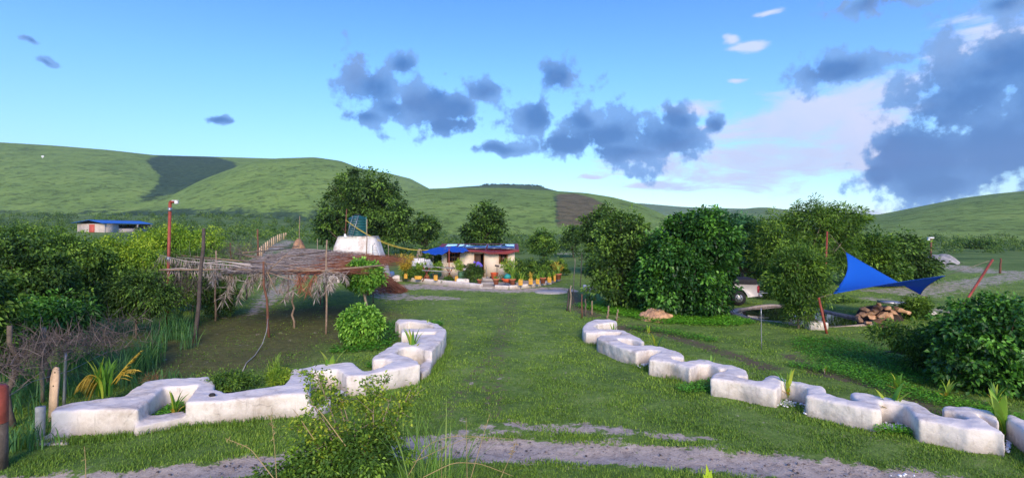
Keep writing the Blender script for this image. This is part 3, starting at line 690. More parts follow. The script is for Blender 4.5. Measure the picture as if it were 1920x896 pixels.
# tree line on plateau
def far_trees():
    b = MB(); n = 60; px = np.linspace(905, 1015, n) + rng.normal(0, 1.5, n)
    for p in px:
        d = 1090; c = P(p, float(np.interp(p, [905, 920, 960, 1010, 1030], [349, 348.5, 348.5, 350.5, 356])), d); r = rng.uniform(2, 5)
        q = rdir(30) * r * np.array([1, 1, .8]) + np.array(c)
        b.leaves(q, rdir(30), rdir(30), 3.0, 2.0, rng.uniform(0, .5, 30))
    tag(b.build('distant_woodland', L_dark), 'thin dark line of trees on the distant plateau skyline', 'woodland', kind='stuff')
far_trees()

# ------------------------------------------------------------ grass
WALLS_L = [[(94,773),(105,762),(125,756),(187,748),(230,743),(253,727),(270,716),(306,711),(360,708),(392,705),(405,714),(402,728),(425,736),(455,733),(483,728),(533,722),(544,706),(546,694),(580,687),(608,683),(646,679),(663,680),(674,691),(685,695),(703,692),(728,682),(737,677),(720,673),(699,675),(697,671),(714,659),(739,644),(753,640),(764,644),(758,652),(745,657),(740,662),(771,671),(783,676),(788,684),(765,688),(730,695),(701,700),(685,705),(650,705),(640,697),(633,693),(608,694),(583,697),(580,738),(544,740),(473,746),(401,753),(347,755),(362,735),(373,721),(340,724),(308,726),(281,750),(258,768),(149,769)],
  [(741,603),(746,598),(780,598.5),(801,601),(821,607),(833,614),(837,621),(833,634),(819,648),(810,658),(795,656),(799,642),(812,630),(820,620),(812,611),(792,606),(767,603),(748,607)],
  [(752,616.5),(826,615.5),(828,622),(752,623)], [(772,628),(830,627),(830,636),(800,641),(778,641)],
  [(751,641),(780,642),(792,641),(803,636),(812,652),(808,657),(795,655),(780,652),(758,652)]]
WALLS_R = [[(1158,607),(1155,600.5),(1141,598.4),(1112,599.6),(1098,606),(1091.6,614),(1093,620),(1098,623),(1116,624),(1130,622),(1165,623),(1176,630),(1190,630),(1171,620),(1159,618),(1146,617),(1124,617),(1114,612),(1121,607),(1150,605)],
  [(1119,632),(1126,628.6),(1151,628),(1160,627),(1171,620),(1187,627),(1201,633.6),(1208,640),(1205,643),(1187,636.5),(1157,634),(1165,640),(1180,646),(1205,648),(1223,646),(1241,650),(1250,657),(1239,658),(1221,655),(1203,658.6),(1194,661),(1160,651),(1134,641),(1120,635)],
  [(1223,647),(1241,650),(1258.6,655),(1276,660),(1284,667),(1282,671),(1258.6,667.5),(1262,673),(1284,678),(1294,675.5),(1310,672),(1326,674.6),(1348,681),(1362,690),(1350,692),(1330,683),(1310,683),(1294,691),(1287,688),(1258,680),(1215,674),(1221,666),(1239,659)],
  [(1326,675),(1348,681),(1373,684),(1398.6,694),(1403,701),(1402,706),(1386,703.5),(1384,706.4),(1402,710),(1425,714.5),(1434,705.5),(1441,703),(1456,704),(1466,708),(1475,713),(1466,714),(1463,724),(1455,730),(1427,725),(1391,717),(1356,713),(1332,710),(1336,701),(1349,696.6),(1364,693),(1345,688)],
  [(1456,704),(1477,711),(1498.6,715),(1522,720),(1543,724),(1549,730),(1550,737),(1570,743),(1593,749),(1608,750),(1597,742),(1594,737),(1598.6,734),(1620,735.5),(1661,744),(1690,749),(1695,760),(1648,752),(1654,768),(1640,769),(1620,765),(1588,759),(1552,751),(1511,742),(1513,727),(1490,719),(1466,714)],
  [(1661,744),(1688,748),(1724,756),(1734,762),(1752,776),(1772,780.5),(1806,785),(1815,784),(1790,773),(1768,769),(1764,765),(1768,761),(1777,759),(1816,763.6),(1859,770.7),(1870,779),(1874,790),(1850,781),(1825,772),(1834,779),(1852,791),(1877,806),(1886,814),(1870,809),(1816,804),(1763,793),(1721,786),(1699,763),(1690,757)],
  [(1884,781),(1888,775),(1899,776),(1920,787),(1990,812),(2000,852),(1975,847),(1920,806)]]
HL, HR = 0.48, 0.42
def polys(W, h): return [[tuple(PZ(a, b, h)[:2]) for a, b in w] for w in W]
PLW, PRW = polys(WALLS_L, HL), polys(WALLS_R, HR)
BUSHC = [(1230, 24.5), (1165, 27)]
def grass():
    b = MB(); n = 640000
    y = np.exp(rng.uniform(math.log(6.5), math.log(48), n)); u = rng.uniform(-0.98, 1.05, n); x = u * y
    px = 960 + 1000 * u
    k = rng.uniform(0, 1, n) > 0
    sm = sandmask(x, y) + 0.18 * np.sin(x * 3.3 + np.sin(y * 4)) * np.sin(y * 3.9 + x); k &= rng.uniform(0, 1, n) > np.clip((sm - 0.25) * 2.4, 0, 1)
    dm = dirtmask(x, y); k &= rng.uniform(0, 1, n) > np.clip(dm * 1.3 - 0.15, 0, 0.93)
    dr = drymask(x, y); k &= rng.uniform(0, 1, n) > dr * 0.8
    wear = 0.5 + 0.5 * np.sin(x * 1.3 + 2.1 * np.sin(y * 0.9)) * np.sin(y * 1.1 + 1.7 * np.sin(x * 0.8)); k &= rng.uniform(0, 1, n) > 0.55 * wear * ss(y, 9, 16)
    for p in PLW + PRW + [[tuple(q[:2]) for q in PONDG]]: k &= ~in_poly(x, y, p)
    k &= ~((px < 330) & (y > 16)); k &= ~((y > 38) & (px > 760) & (px < 1050))
    x, y, dr = x[k], y[k], dr[k]; n = len(x)
    sc = (y / 10) ** 0.8
    patch = 0.5 + 0.25 * np.sin(x * 0.9 + 1.3 * np.sin(y * 0.6)) * np.sin(y * 0.8 + 0.7 * np.sin(x)) + 0.2 * np.sin(x * 3 + y) * np.sin(y * 2.7)
    tall = np.where((y < 7.9), 1.9, 1.0) * (0.75 + 0.6 * patch)
    h = rng.uniform(0.025, 0.065, n) * tall * (1.0 - 0.4 * ss(y, 11, 28)); w = rng.uniform(0.006, 0.012, n) * sc * 1.1
    th = rng.uniform(0, 6.28, n); ln = rng.uniform(0.2, 1.1, n)
    base = np.stack([x, y, T(x, y) - 0.01], -1)
    side = np.stack([np.cos(th), np.sin(th), 0 * th], -1) * w[:, None]
    tip = base + np.stack([-np.sin(th) * ln, np.cos(th) * ln, np.ones(n)], -1) * h[:, None]
    V = np.stack([base - side, base + side, tip], 1).reshape(-1, 3)
    rn = np.clip(patch * 0.45 - 0.08 + rng.uniform(0, 0.75, n) - dr * 0.25 + 0.22 * ss(y, 12, 30), 0, 1)
    b.add(V, np.arange(3 * n).reshape(-1, 3), rn)
    tag(b.build('lawn_grass', L_grass), 'short green grass of the lawn and the verges', 'grass', kind='stuff')
    # longer tufts against wall feet and the road verge
    b = MB(); pts = []
    def along(pl, n, off, d):
        pl = np.array(pl); seg = np.hypot(*(pl[1:] - pl[:-1]).T); t = rng.uniform(0, seg.sum(), n); c = np.concatenate([[0], np.cumsum(seg)])
        i = np.clip(np.searchsorted(c, t) - 1, 0, len(seg) - 1); f = ((t - c[i]) / seg[i])[:, None]
        q = pl[i] + (pl[i + 1] - pl[i]) * f; return q + rng.normal(0, d, q.shape) + np.array(off)
    fr = gl([(70,832),(160,826),(260,815),(345,800),(420,796),(540,778),(600,765)]); pts.append(along(fr, 2600, (0, -0.05), 0.10))
    fr = gl([(700,745),(760,735),(800,712),(830,675),(842,640)]); pts.append(along(fr, 800, (0.05, 0), 0.09))
    fr = gl([(1090,642),(1130,652),(1200,690),(1300,722),(1400,745),(1450,755),(1520,775),(1640,800),(1720,812),(1800,828),(1860,845)]); pts.append(along(fr, 3600, (0, -0.04), 0.10))
    pts.append(along([(-9, 6.9), (-3, 7.0), (0, 7.2), (4, 7.0), (9, 6.6)], 4200, (0, 0), 0.22))
    q = np.concatenate(pts); n = len(q); th = rng.uniform(0, 6.28, n); h = rng.uniform(.05, .17, n); ln = rng.uniform(.2, .9, n); w = rng.uniform(.004, .008, n)
    base = np.c_[q, T(q[:, 0], q[:, 1])]; side = np.stack([np.cos(th), np.sin(th), 0 * th], -1) * w[:, None]
    mid = base + np.stack([-np.sin(th) * ln * .3, np.cos(th) * ln * .3, .6 + 0 * th], -1) * h[:, None]
    tip = base + np.stack([-np.sin(th) * ln, np.cos(th) * ln, 1 - .3 * ln], -1) * h[:, None]
    V = np.stack([base - side, base + side, mid + side * .7, mid - side * .7, tip], 1).reshape(-1, 3); i = np.arange(n)[:, None] * 5
    rn = rng.uniform(.2, .8, n); b.add(V, i + np.array([[0, 1, 2, 3]]), rn)
    b.F.append(i + np.array([[3, 2, 4]])); b.A.append(rn); b.M.append(np.zeros(n, int))
    tag(b.build('tall_grass', L_grass), 'longer grass tufts along the wall feet and the near verge', 'grass', kind='stuff')
grass()

def ground_cover():
    b = MB()
    def patch(pl, wd, n, L, tone):
        pl = gl(pl); pl = np.array(pl); n0 = n
        lo = pl.min(0) - max(wd) * 1.2; hi = pl.max(0) + max(wd) * 1.2
        q = rng.uniform(lo, hi, (n * 3, 2)); s = seg_dist(q[:, 0], q[:, 1], pl, wd); q = q[(s + rng.normal(0, .12, len(s))) < 1][:n]
        for p in PLW + PRW: q = q[~in_poly(q[:, 0], q[:, 1], p)]
        n = len(q); z = T(q[:, 0], q[:, 1]) + rng.uniform(.03, .16, n)
        th = rng.uniform(0, 6.28, n); D = np.stack([np.cos(th), np.sin(th), rng.uniform(-.1, .4, n)], -1)
        b.leaves(np.c_[q, z], D, unit(rdir(n) * .35 + (0, 0, 1)), L * rng.uniform(.7, 1.3, n), L * .7, np.clip(rng.normal(tone, .2, n), 0, 1))
    patch([(1120,575),(1180,585),(1260,600),(1350,603),(1390,606)], [1.0, 1.2, 1.2, 1.1, .5], 16000, .09, .6)
    patch([(1190,618),(1260,626),(1330,640)], [.3, .4, .3], 1500, .07, .35)
    patch([(1290,735),(1330,728),(1340,722)], [.25, .3, .2], 700, .06, .5)
    patch([(1650,812),(1700,815),(1730,822)], [.12, .14, .12], 500, .05, .6)
    patch([(1500,690),(1600,700),(1700,740),(1800,765),(1900,790)], [.3, .6, .5, .4, .3], 5000, .06, .45)
    patch([(1560,650),(1620,680),(1680,700)], [1.2, 1.5, 1.2], 6000, .07, .3)
    patch([(300,790),(330,770)], [.16, .16], 900, .06, .5)
    patch([(700,690),(720,685)], [.2, .2], 500, .06, .4)
    patch([(770,612),(815,611)], [.35, .35], 900, .09, .4)
    patch([(760,627),(820,625)], [.25, .25], 800, .09, .5)
    patch([(640,660),(700,655),(740,625),(735,610)], [.4, .5, .4, .3], 1600, .09, .25)
    tag(b.build('ground_cover', L_cover), 'low leafy ground cover spread around the bushes and walls', 'ground cover', kind='stuff')
ground_cover()

def blades(b, base, n, H, sp, W, tone=.5, curve=1.0, r=0.08, az=None):
    """arching long blades from one base, 5 segments"""
    base = np.array(base, float)
    for i in range(n):
        th = rng.uniform(0, 6.28) if az is None else rng.normal(az[0], az[1]); h = H * rng.uniform(.55, 1.1); l = sp * rng.uniform(.3, 1.1)
        t = np.linspace(0, 1, 7); o = base + np.array([rng.normal(0, r), rng.normal(0, r), 0])
        pts = o + np.stack([np.cos(th) * l * t ** 1.6, np.sin(th) * l * t ** 1.6, h * (t * 1.35 - .45 * curve * t ** 2.6)], -1)
        s = np.array([-np.sin(th), np.cos(th), 0.]); w = W * np.array([.6, .9, 1, .9, .7, .4, .04])[:, None] / 2
        V = np.concatenate([pts - s * w, pts + s * w]); k = np.arange(6)
        b.add(V, np.stack([k, k + 7, k + 8, k + 1], -1), np.clip(rng.normal(tone, .2), 0, 1))

# ------------------------------------------------------------ zigzag garden walls
def lumpy(o, vox, it=8, disp=0.02, size=0.35):
    m = o.modifiers.new('remesh', 'REMESH'); m.mode = 'VOXEL'; m.voxel_size = vox; m.use_smooth_shade = True
    m = o.modifiers.new('smooth', 'SMOOTH'); m.iterations = it; m.factor = 0.5
    if disp:
        tx = bpy.data.textures.new('lumps', 'CLOUDS'); tx.noise_scale = size; tx.noise_depth = 2
        m = o.modifiers.new('disp', 'DISPLACE'); m.texture = tx; m.strength = disp; m.texture_coords = 'GLOBAL'
def garden_walls():
    b = MB()
    for p in PLW: b.prism(p, -0.15, HL + 0.015)
    def low(px, h): b.prism([tuple(PZ(a, c, h)[:2]) for a, c in px], -0.15, h)
    low([(250,785),(268,780),(300,776),(345,768),(352,780),(300,790),(262,798),(250,800)], 0.2)
    low([(785,692),(788,682),(803,673),(812,674),(806,690),(792,698)], 0.2)
    low([(580,762),(640,728),(650,733),(592,772)], 0.2)
    low([(60,825),(80,815),(130,812),(130,830),(70,832)], 0.05)
    o = b.build('garden_wall', M_plaster); lumpy(o, 0.032, 16, 0.06)
    tag(o, 'long white zigzag planter wall on the left, its far end curling like a comb', 'wall')
    b = MB()
    for p in PRW: b.prism(p, -0.15, HR + 0.015)
    o = b.build('garden_wall', M_plaster); lumpy(o, 0.032, 16, 0.06)
    tag(o, 'long white zigzag planter wall on the right, running off the right edge', 'wall')
    # soil beds and white pebbles in the bays
    for px, py, w, lab in [(1478,745,.30,'dark soil bed in the middle bay of the right wall'), (1680,790,.34,'dark soil bed in the wide bay near the right end'), (1222,678,.16,'small dark soil bed in the second bay'), (1895,815,.35,'dark soil bed beyond the last wall block'), (1335,712,.16,'dark soil bed in the third bay of the right wall')]:
        c = G(px, py); b = MB(); n = 26; th = np.arange(n) * 2 * np.pi / n; rr = w * (1 + .15 * np.sin(3 * th) + .08 * np.sin(7 * th))
        ring = np.c_[c.x + rr * np.cos(th), c.y + rr * 1.0 * np.sin(th), np.full(n, c.z + .0)]; r2 = np.c_[c.x + rr * .6 * np.cos(th), c.y + rr * .6 * np.sin(th), np.full(n, c.z + .06)]
        i = np.arange(n); j = (i + 1) % n
        b.add(np.vstack([ring, r2, [[c.x, c.y, c.z + .07]]]), np.stack([i, j, j + n, i + n], -1)); b.F.append(np.stack([i + n, j + n, np.full(n, 2 * n)], -1)); b.A.append(np.full(n, .5)); b.M.append(np.zeros(n, int))
        o = b.build('soil', M_soil, smooth=True); tag(o, lab, 'soil', kind='structure')
    b = MB()
    def pebbles(px, py, sx, sy, n):
        for i in range(n):
            c = G(px + rng.normal(0, sx), py + rng.normal(0, sy)); r = rng.uniform(.010, .028)
            b.box((c.x, c.y, c.z + r * .6 + .03), (r * 2, r * 1.5, r), rng.uniform(0, 3), rng.uniform(-.4, .4), rng.uniform(-.4, .4))
    pebbles(1475, 759, 12, 2.5, 110); pebbles(1510, 770, 2, 5, 16); pebbles(1680, 803, 16, 3, 120); pebbles(1207, 684, 6, 3, 50); pebbles(1890, 838, 3, 6, 30); pebbles(1690, 893, 20, 2, 5)
    tag(b.build('white_pebbles', M_white), 'white pebbles scattered in the bays of the right wall', 'pebbles', kind='stuff')
garden_walls()
def litter():
    b = MB(); n = 1500; t = rng.uniform(0, 1, n); rd = np.array(ROAD); k = t * (len(rd) - 1); i = np.minimum(k.astype(int), len(rd) - 2); q = rd[i] + (rd[i + 1] - rd[i]) * (k - i)[:, None] + rng.normal(0, .45, (n, 2))
    z = T(q[:, 0], q[:, 1]) - .015; Pt = np.c_[q, z]; b.leaves(Pt, unit(rdir(n) * (1, 1, .15)), unit(rdir(n) * .3 + (0, 0, 1)), rng.uniform(.02, .06, n), rng.uniform(.008, .022, n), rng.uniform(0, .9, n))
    for j in range(260):
        r = rng.uniform(.006, .02); b.box((q[j, 0], q[j, 1], z[j] + r * .4), (2 * r, 1.6 * r, r), rng.uniform(0, 3), rng.uniform(-.4, .4), rnd=rng.uniform(0, 1))
    tag(b.build('road_litter', L_brush), 'bits of dry leaf, twig and small stones lying on the pale dirt road', 'litter', kind='stuff')
litter()

def rosette(px, py, H, n, W, lab, yellow=0.0, z=0.05, m=None, sp=0.6):
    c = G(px, py); root = empty('rosette_plant', tuple(c)); tag(root, lab, 'plant', 'spiky plants in the wall bays')
    H *= 1.4; W *= 1.5; b = MB(); blades(b, (c.x, c.y, c.z + z), n, H, H * sp, W, .6, .7, .012)
    b.build('leaf_rosette', m or L_palm, root, loc=tuple(c)).location = (0, 0, 0)
    if yellow:
        y = MB(); blades(y, (c.x, c.y, c.z + z), int(n * yellow), H * .5, H * .6, W * .8, .6, .9, .012)
        y.build('old_leaf', L_yellow, root, loc=tuple(c)).location = (0, 0, 0)
    s = MB(); s.tube([(c.x, c.y, c.z - .05), (c.x, c.y, c.z + z + .08)], [.022, .016], 6); s.build('stem', M_barkl, root, loc=tuple(c)).location = (0, 0, 0)
for a in [(328,784,.38,6,.05,'small yellow and green spiky plant in the first bay of the left wall',.8), (620,716,.50,9,.10,'broad-bladed green plant in the bay behind the foreground bush',0),
          (774,676,.62,9,.07,'tall upright spiky plant between the far blocks of the left wall',.3), (803,628,.4,6,.04,'wiry brownish plant at the curled end of the left wall',.9),
          (1150,634,.32,7,.04,'small spiky plant at the curled start of the right wall',0), (1230,668,.48,10,.06,'bright spiky plant in the second bay of the right wall',.4),
          (1216,627,.22,5,.05,'tiny pinkish-yellow plant on the bare soil behind the right wall',.9), (1334,708,.36,9,.06,'star-shaped dark green plant in the third bay of the right wall',0),
          (1479,750,.48,7,.06,'dark green plant with drooping brown lower leaves in the fourth bay',.6), (1670,790,.55,6,.09,'broad-leaved plant in the fifth bay of the right wall',.5),
          (1878,822,.55,7,.10,'large broad-leaved plant beside the last wall block at right',.4), (1684,738,.30,7,.06,'yellow-green plant in the grass behind the fifth bay',.6),
          (1775,752,.28,9,.04,'bright yellow-green spiky plant in the grass behind the last block',.8), (1868,765,.34,10,.04,'yellow-green fan-leaved plant below the large right bush',.6),
          (1546,700,.16,5,.04,'small yellowish plant in the lawn behind the fourth bay',.8)]:
    rosette(*a)

def left_plants():
    c = G(165, 765); root = empty('palm_clump', tuple(c)); tag(root, 'low palm with two yellowed fronds behind the left wall', 'palm')
    def frond(b, p0, p1, lift, n, L, W, tone, spread=1.0, hang=0.5):
        p0, p1 = np.array(p0, float), np.array(p1, float); t = np.linspace(0, 1, 9)[:, None]
        pts = p0 + (p1 - p0) * t; pts[:, 2] += lift * np.sin(t[:, 0] * np.pi * .8)
        b.tube(pts, np.linspace(.014, .004, 9), 4, rnd=tone)
        s = rng.uniform(.18, 1, n); q = np.stack([np.interp(s, t[:, 0], pts[:, k]) for k in range(3)], -1); dr = unit(p1 - p0)
        sd = unit(np.cross(dr, (0, 0, 1.0))) * np.where(rng.uniform(0, 1, n) < .5, -1, 1)[:, None]
        D = unit(dr * .8 + sd * spread + np.array([0, 0, -hang]))
        b.leaves(q, D, unit(rdir(n) * .3 + (0, -.4, 1)), L * (1.15 - .6 * s), W, np.clip(rng.normal(tone, .18, n), 0, 1), droop=.25)
    y = MB(); frond(y, P(195,722,c.y), P(150,735,c.y-.3), .32, 70, .40, .022, .5, .4, 1.1); frond(y, P(205,725,c.y), P(262,662,c.y+.2), .05, 60, .26, .02, .75, .6, .2); frond(y, P(215,720,c.y), P(255,705,c.y-.4), .2, 40, .25, .02, .7, .6, .3)
    y.build('yellow_frond', L_yellow, root, loc=tuple(c)).location = (0, 0, 0)
    g = MB(); blades(g, P(195, 742, c.y), 46, .85, .5, .05, .45, .7, .08); g.build('green_leaf', L_palm, root, loc=tuple(c)).location = (0, 0, 0)
    # reed grass masses
    b = MB()
    for (px, py, n, H) in [(230,720,60,.9),(260,700,60,1.0),(295,680,60,1.0),(320,660,60,.9),(205,690,50,.9),(300,640,60,1.1),(340,640,50,.9),(150,740,40,.7),(60,770,50,.8),(30,740,50,.9),(100,700,40,.9),(310,720,30,.4),(90,800,40,.35),(20,850,50,.45),(50,830,40,.4),(345,610,50,.9),(270,730,40,.5)]:
        c2 = G(px, py); 
        for k in range(3): blades(b, (c2.x + rng.normal(0, .25), c2.y + rng.normal(0, .2), c2.z), n // 2, H, H * .6, .022, .4, .9, .14)
    tag(b.build('reed_grass', L_reed), 'tall bluish-green reed grass behind the left wall', 'grass', kind='stuff')
    # dry grey brush
    b = MB()
    def brush(px, py, d, n, r, h):
        c = P(px, py, d)
        for i in range(n):
            p = np.array(c) + rng.normal(0, r, 3) * (1, .7, .5); dr = unit(rng.normal(0, 1, 3) + (0, 0, .8)); L = rng.uniform(.3, 1) * h
            b.tube([p, p + dr * L * .5 + rng.normal(0, .03, 3), p + dr * L], [.007, .005, .002], 3, rnd=np.clip(rng.normal(.5, .25), 0, 1), cap=False)
    brush(60,660,11,260,.32,.5); brush(110,650,12,260,.32,.5); brush(190,640,13.5,240,.35,.6); brush(20,690,10.5,160,.3,.5); brush(330,540,21,300,.6,.9); brush(360,510,21,180,.5,.8); brush(300,560,20,200,.5,.8); brush(430,485,34,300,.9,1.2); brush(460,480,36,320,.9,1.2); brush(230,620,15,120,.5,.6)
    tag(b.build('dry_brush', L_brush), 'tangled grey dry brushwood piled along the left fence line', 'brushwood', kind='stuff')
    b = MB(); # reddish twig plant over the wall
    c = G(290, 745)
    for i in range(90):
        p = np.array(P(285, 712, c.y)) + rng.normal(0, .09, 3); dr = unit(rng.normal(0, 1, 3) + (0, 0, .5)); b.tube([p, p + dr * rng.uniform(.08, .22)], [.004, .001], 3, cap=False, rnd=rng.uniform(0, 1))
    for k in range(6): b.tube([(c.x, c.y, 0.0), np.array(P(285, 715, c.y)) + rng.normal(0, .06, 3)], [.006, .003], 3, cap=False)
    tag(b.build('withered_plant', L_red), 'reddish withered twiggy plant leaning over the left wall', 'plant')
    # shrub on the wall bay
    c = G(425, 752)
    tree('bush', c, [pe(430,712,c.y,36,14,.35,c), pe(465,718,c.y,22,10,.3,c), pe(420,732,c.y,24,10,.2,c)], L_mid, 130, 36, .07, .025, .12, .02, 'small fine-leaved green shrub growing in the bay of the left wall', 'shrub', zmin=.3)
    c = G(525, 738)
    tree('bush', c, [pe(520,708,c.y,20,14,.25,c)], L_lime, 50, 36, .09, .012, .1, .015, 'soft pale green tuft between the wall blocks left of the foreground bush', 'shrub')
    c = G(515, 700); b = MB(); blades(b, c, 50, .5, .3, .02, .7, .6, .15); tag(b.build('grass_tuft', L_grass), 'light green grass tuft behind the left wall', 'grass')
    b = MB(); p = PZ(398, 741, HL + .03)
    b.lathe([(.001, .05), (.03, .045), (.045, .02), (.04, -.01)], p, 12, sx=1.6); b.tube([p + Vector((-.09, .02, 0)), p + Vector((-.05, .05, .03)), p + Vector((0, .04, .04))], .008, 5)
    tag(b.build('small_torch', M_black, smooth=True), 'small black object lying on top of the left wall', 'lamp')
left_plants()

def foreground():
    # big bush at the bottom of the picture
    d = 7.3; b = P(665, 0, d); b.z = 0
    root = empty('foreground_bush', tuple(b)); tag(root, 'light green open-branched bush in the foreground before the left wall', 'bush')
    st = MB(); lf = MB()
    tops = [(590,690,7.2),(575,735,7.0),(600,780,6.9),(640,745,7.3),(625,720,7.4),(690,715,7.5),(700,760,7.2),(730,700,7.6),(735,740,7.3),(770,730,7.5),(785,722,7.6),(752,770,7.2),(665,790,6.9),(560,785,7.1),(610,830,6.8),(690,830,6.8),(740,800,7.1)]
    for (px, py, dd) in tops:
        tp = np.array(P(px, py, dd)); bs = np.array([b.x + rng.normal(0, .12), b.y + rng.normal(0, .1), 0]); m1 = bs + (tp - bs) * .5 + np.array([rng.normal(0, .08), 0, .1])
        st.tube([bs, bs * .5 + m1 * .5 + rng.normal(0, .03, 3), m1, tp], [.022, .018, .013, .004], 5)
        for k in range(9):
            s = rng.uniform(.35, 1); q = m1 + (tp - m1) * s if s > .5 else bs + (m1 - bs) * s * 2; e = q + rng.normal(0, .13, 3) + (0, 0, .08)
            st.tube([q, e], [.006, .002], 3, cap=False)
            n = 40; t = rng.uniform(0, 1, n)[:, None]; pp = q + (e - q) * t * 1.15 + rng.normal(0, .034, (n, 3))
            lf.leaves(pp, unit(rdir(n) + (e - q) * 3), unit(rdir(n) * .5 + (0, 0, 1)), rng.uniform(.036, .07, n), .034, np.clip(rng.normal(.55 if py < 790 else .35, .25, n), 0, 1))
    st.build('stem', M_barkl, root, loc=tuple(b), smooth=True).location = (0, 0, 0)
    lf.build('foliage', leafmat('foreground_leaf', (.05, .11, .015), (.18, .32, .035), (.52, .58, .06), trans=.35), root, loc=tuple(b)).location = (0, 0, 0)
    c = P(660, 0, 6.9); c.z = 0
    tree('bush', c, [pe(620,870,6.9,80,40,.4,c), pe(690,850,6.9,70,40,.4,c), pe(560,890,6.8,60,25,.3,c)], L_mid, 260, 42, .06, .03, .13, .02, 'dense low green bush at the bottom edge under the open-branched bush', 'bush', bright=.45)
    c = G(800, 905); g = MB()
    for k in range(5): blades(g, (P(770 + 16 * k, 0, 6.9).x, 6.9 + rng.normal(0, .15), 0), 30, 1.6, 1.0, .016, .55, 1.0, .07)
    tag(g.build('grass_clump', leafmat('clump_blade', (.05, .12, .02), (.15, .29, .04), (.36, .46, .10), trans=.3)), 'tall arching clump of green grass at the bottom edge right of the bush', 'grass')
    # dry stalks
    def stalk(pts, r, lab, seeds=0):
        q = MB(); pts = [P(*p) for p in pts]; t = np.linspace(0, 1, len(pts)); tt = np.linspace(0, 1, 14)
        pp = np.stack([np.interp(tt, t, [p[k] for p in pts]) for k in range(3)], -1)
        for k in range(3): pp[:, k] = smooth1(pp[:, k], 3)
        q.tube(pp, np.linspace(r, r * .5, len(pp)), 4, rnd=.7)
        if seeds: n = seeds; s = rng.uniform(.6, 1, n); c = np.stack([np.interp(s, tt, pp[:, k]) for k in range(3)], -1); q.leaves(c, rdir(n), rdir(n), .05, .01, rng.uniform(.2, .9, n))
        tag(q.build('dry_grass_stalk', L_straw), lab, 'grass stalk', 'dry stalks in the foreground')
    stalk([(760,900,6.6),(800,832,6.7),(850,816,6.7),(905,818,6.7)], .005, 'straw stalk arching above the pale road right of the grass clump', 8)
    stalk([(770,868,6.5),(830,840,6.6),(880,818,6.6),(960,822,6.6)], .004, 'thin straw stalk crossing the other arch over the road')
    stalk([(790,896,6.4),(850,866,6.5),(900,868,6.5),(965,893,6.5)], .006, 'lower golden stalk arching near the bottom edge', 4)
    stalk([(876,905,6.5),(874,780,6.6)], .004, 'upright thin straw stalk standing before the road')
    stalk([(880,905,6.5),(905,820,6.6),(920,772,6.7)], .005, 'slanted straw stalk with a bent tip before the road', 6)
    stalk([(930,915,6.4),(955,860,6.5),(968,828,6.5)], .004, 'short reddish seed stalk leaning right before the road', 40)
    stalk([(828,905,6.5),(829,818,6.6)], .003, 'short upright straw stalk just right of the grass clump')
    stalk([(520,905,6.4),(470,840,6.6),(420,820,6.7)], .007, 'brown stalk leaning left at the bottom edge', 14)
    stalk([(520,920,6.4),(515,840,6.5),(508,775,6.6)], .005, 'upright seed stalk left of the foreground bush', 30)
    stalk([(650,838,6.6),(600,770,6.7),(575,752,6.8)], .008, 'straw stem leaning across the foreground bush')
    stalk([(590,825,6.7),(560,780,6.8),(548,765,6.8)], .006, 'short straw stem left in the foreground bush')
    stalk([(160,915,6.4),(161,870,6.5),(158,835,6.5)], .006, 'short dry stalk at the bottom left edge', 10)
    c = P(1325, 0, 5.2); c.z = 1.2; q = MB(); c0 = np.array(P(1328, 905, 5.2))
    q.tube([c0 - (0, 0, 1.4), c0], .006, 4, rnd=.6)
    q.leaves(np.array([c0, c0, c0]), np.array([[-.1, 0, 1.], [.2, 0, .9], [-.4, 0, .7]]), np.array([[0, -1., .1]] * 3), [.19, .14, .1], .05, [.9, .8, .9])
    tag(q.build('leaf_shoot', L_lime), 'bright lime leaf shoot poking up at the bottom edge', 'plant')
foreground()

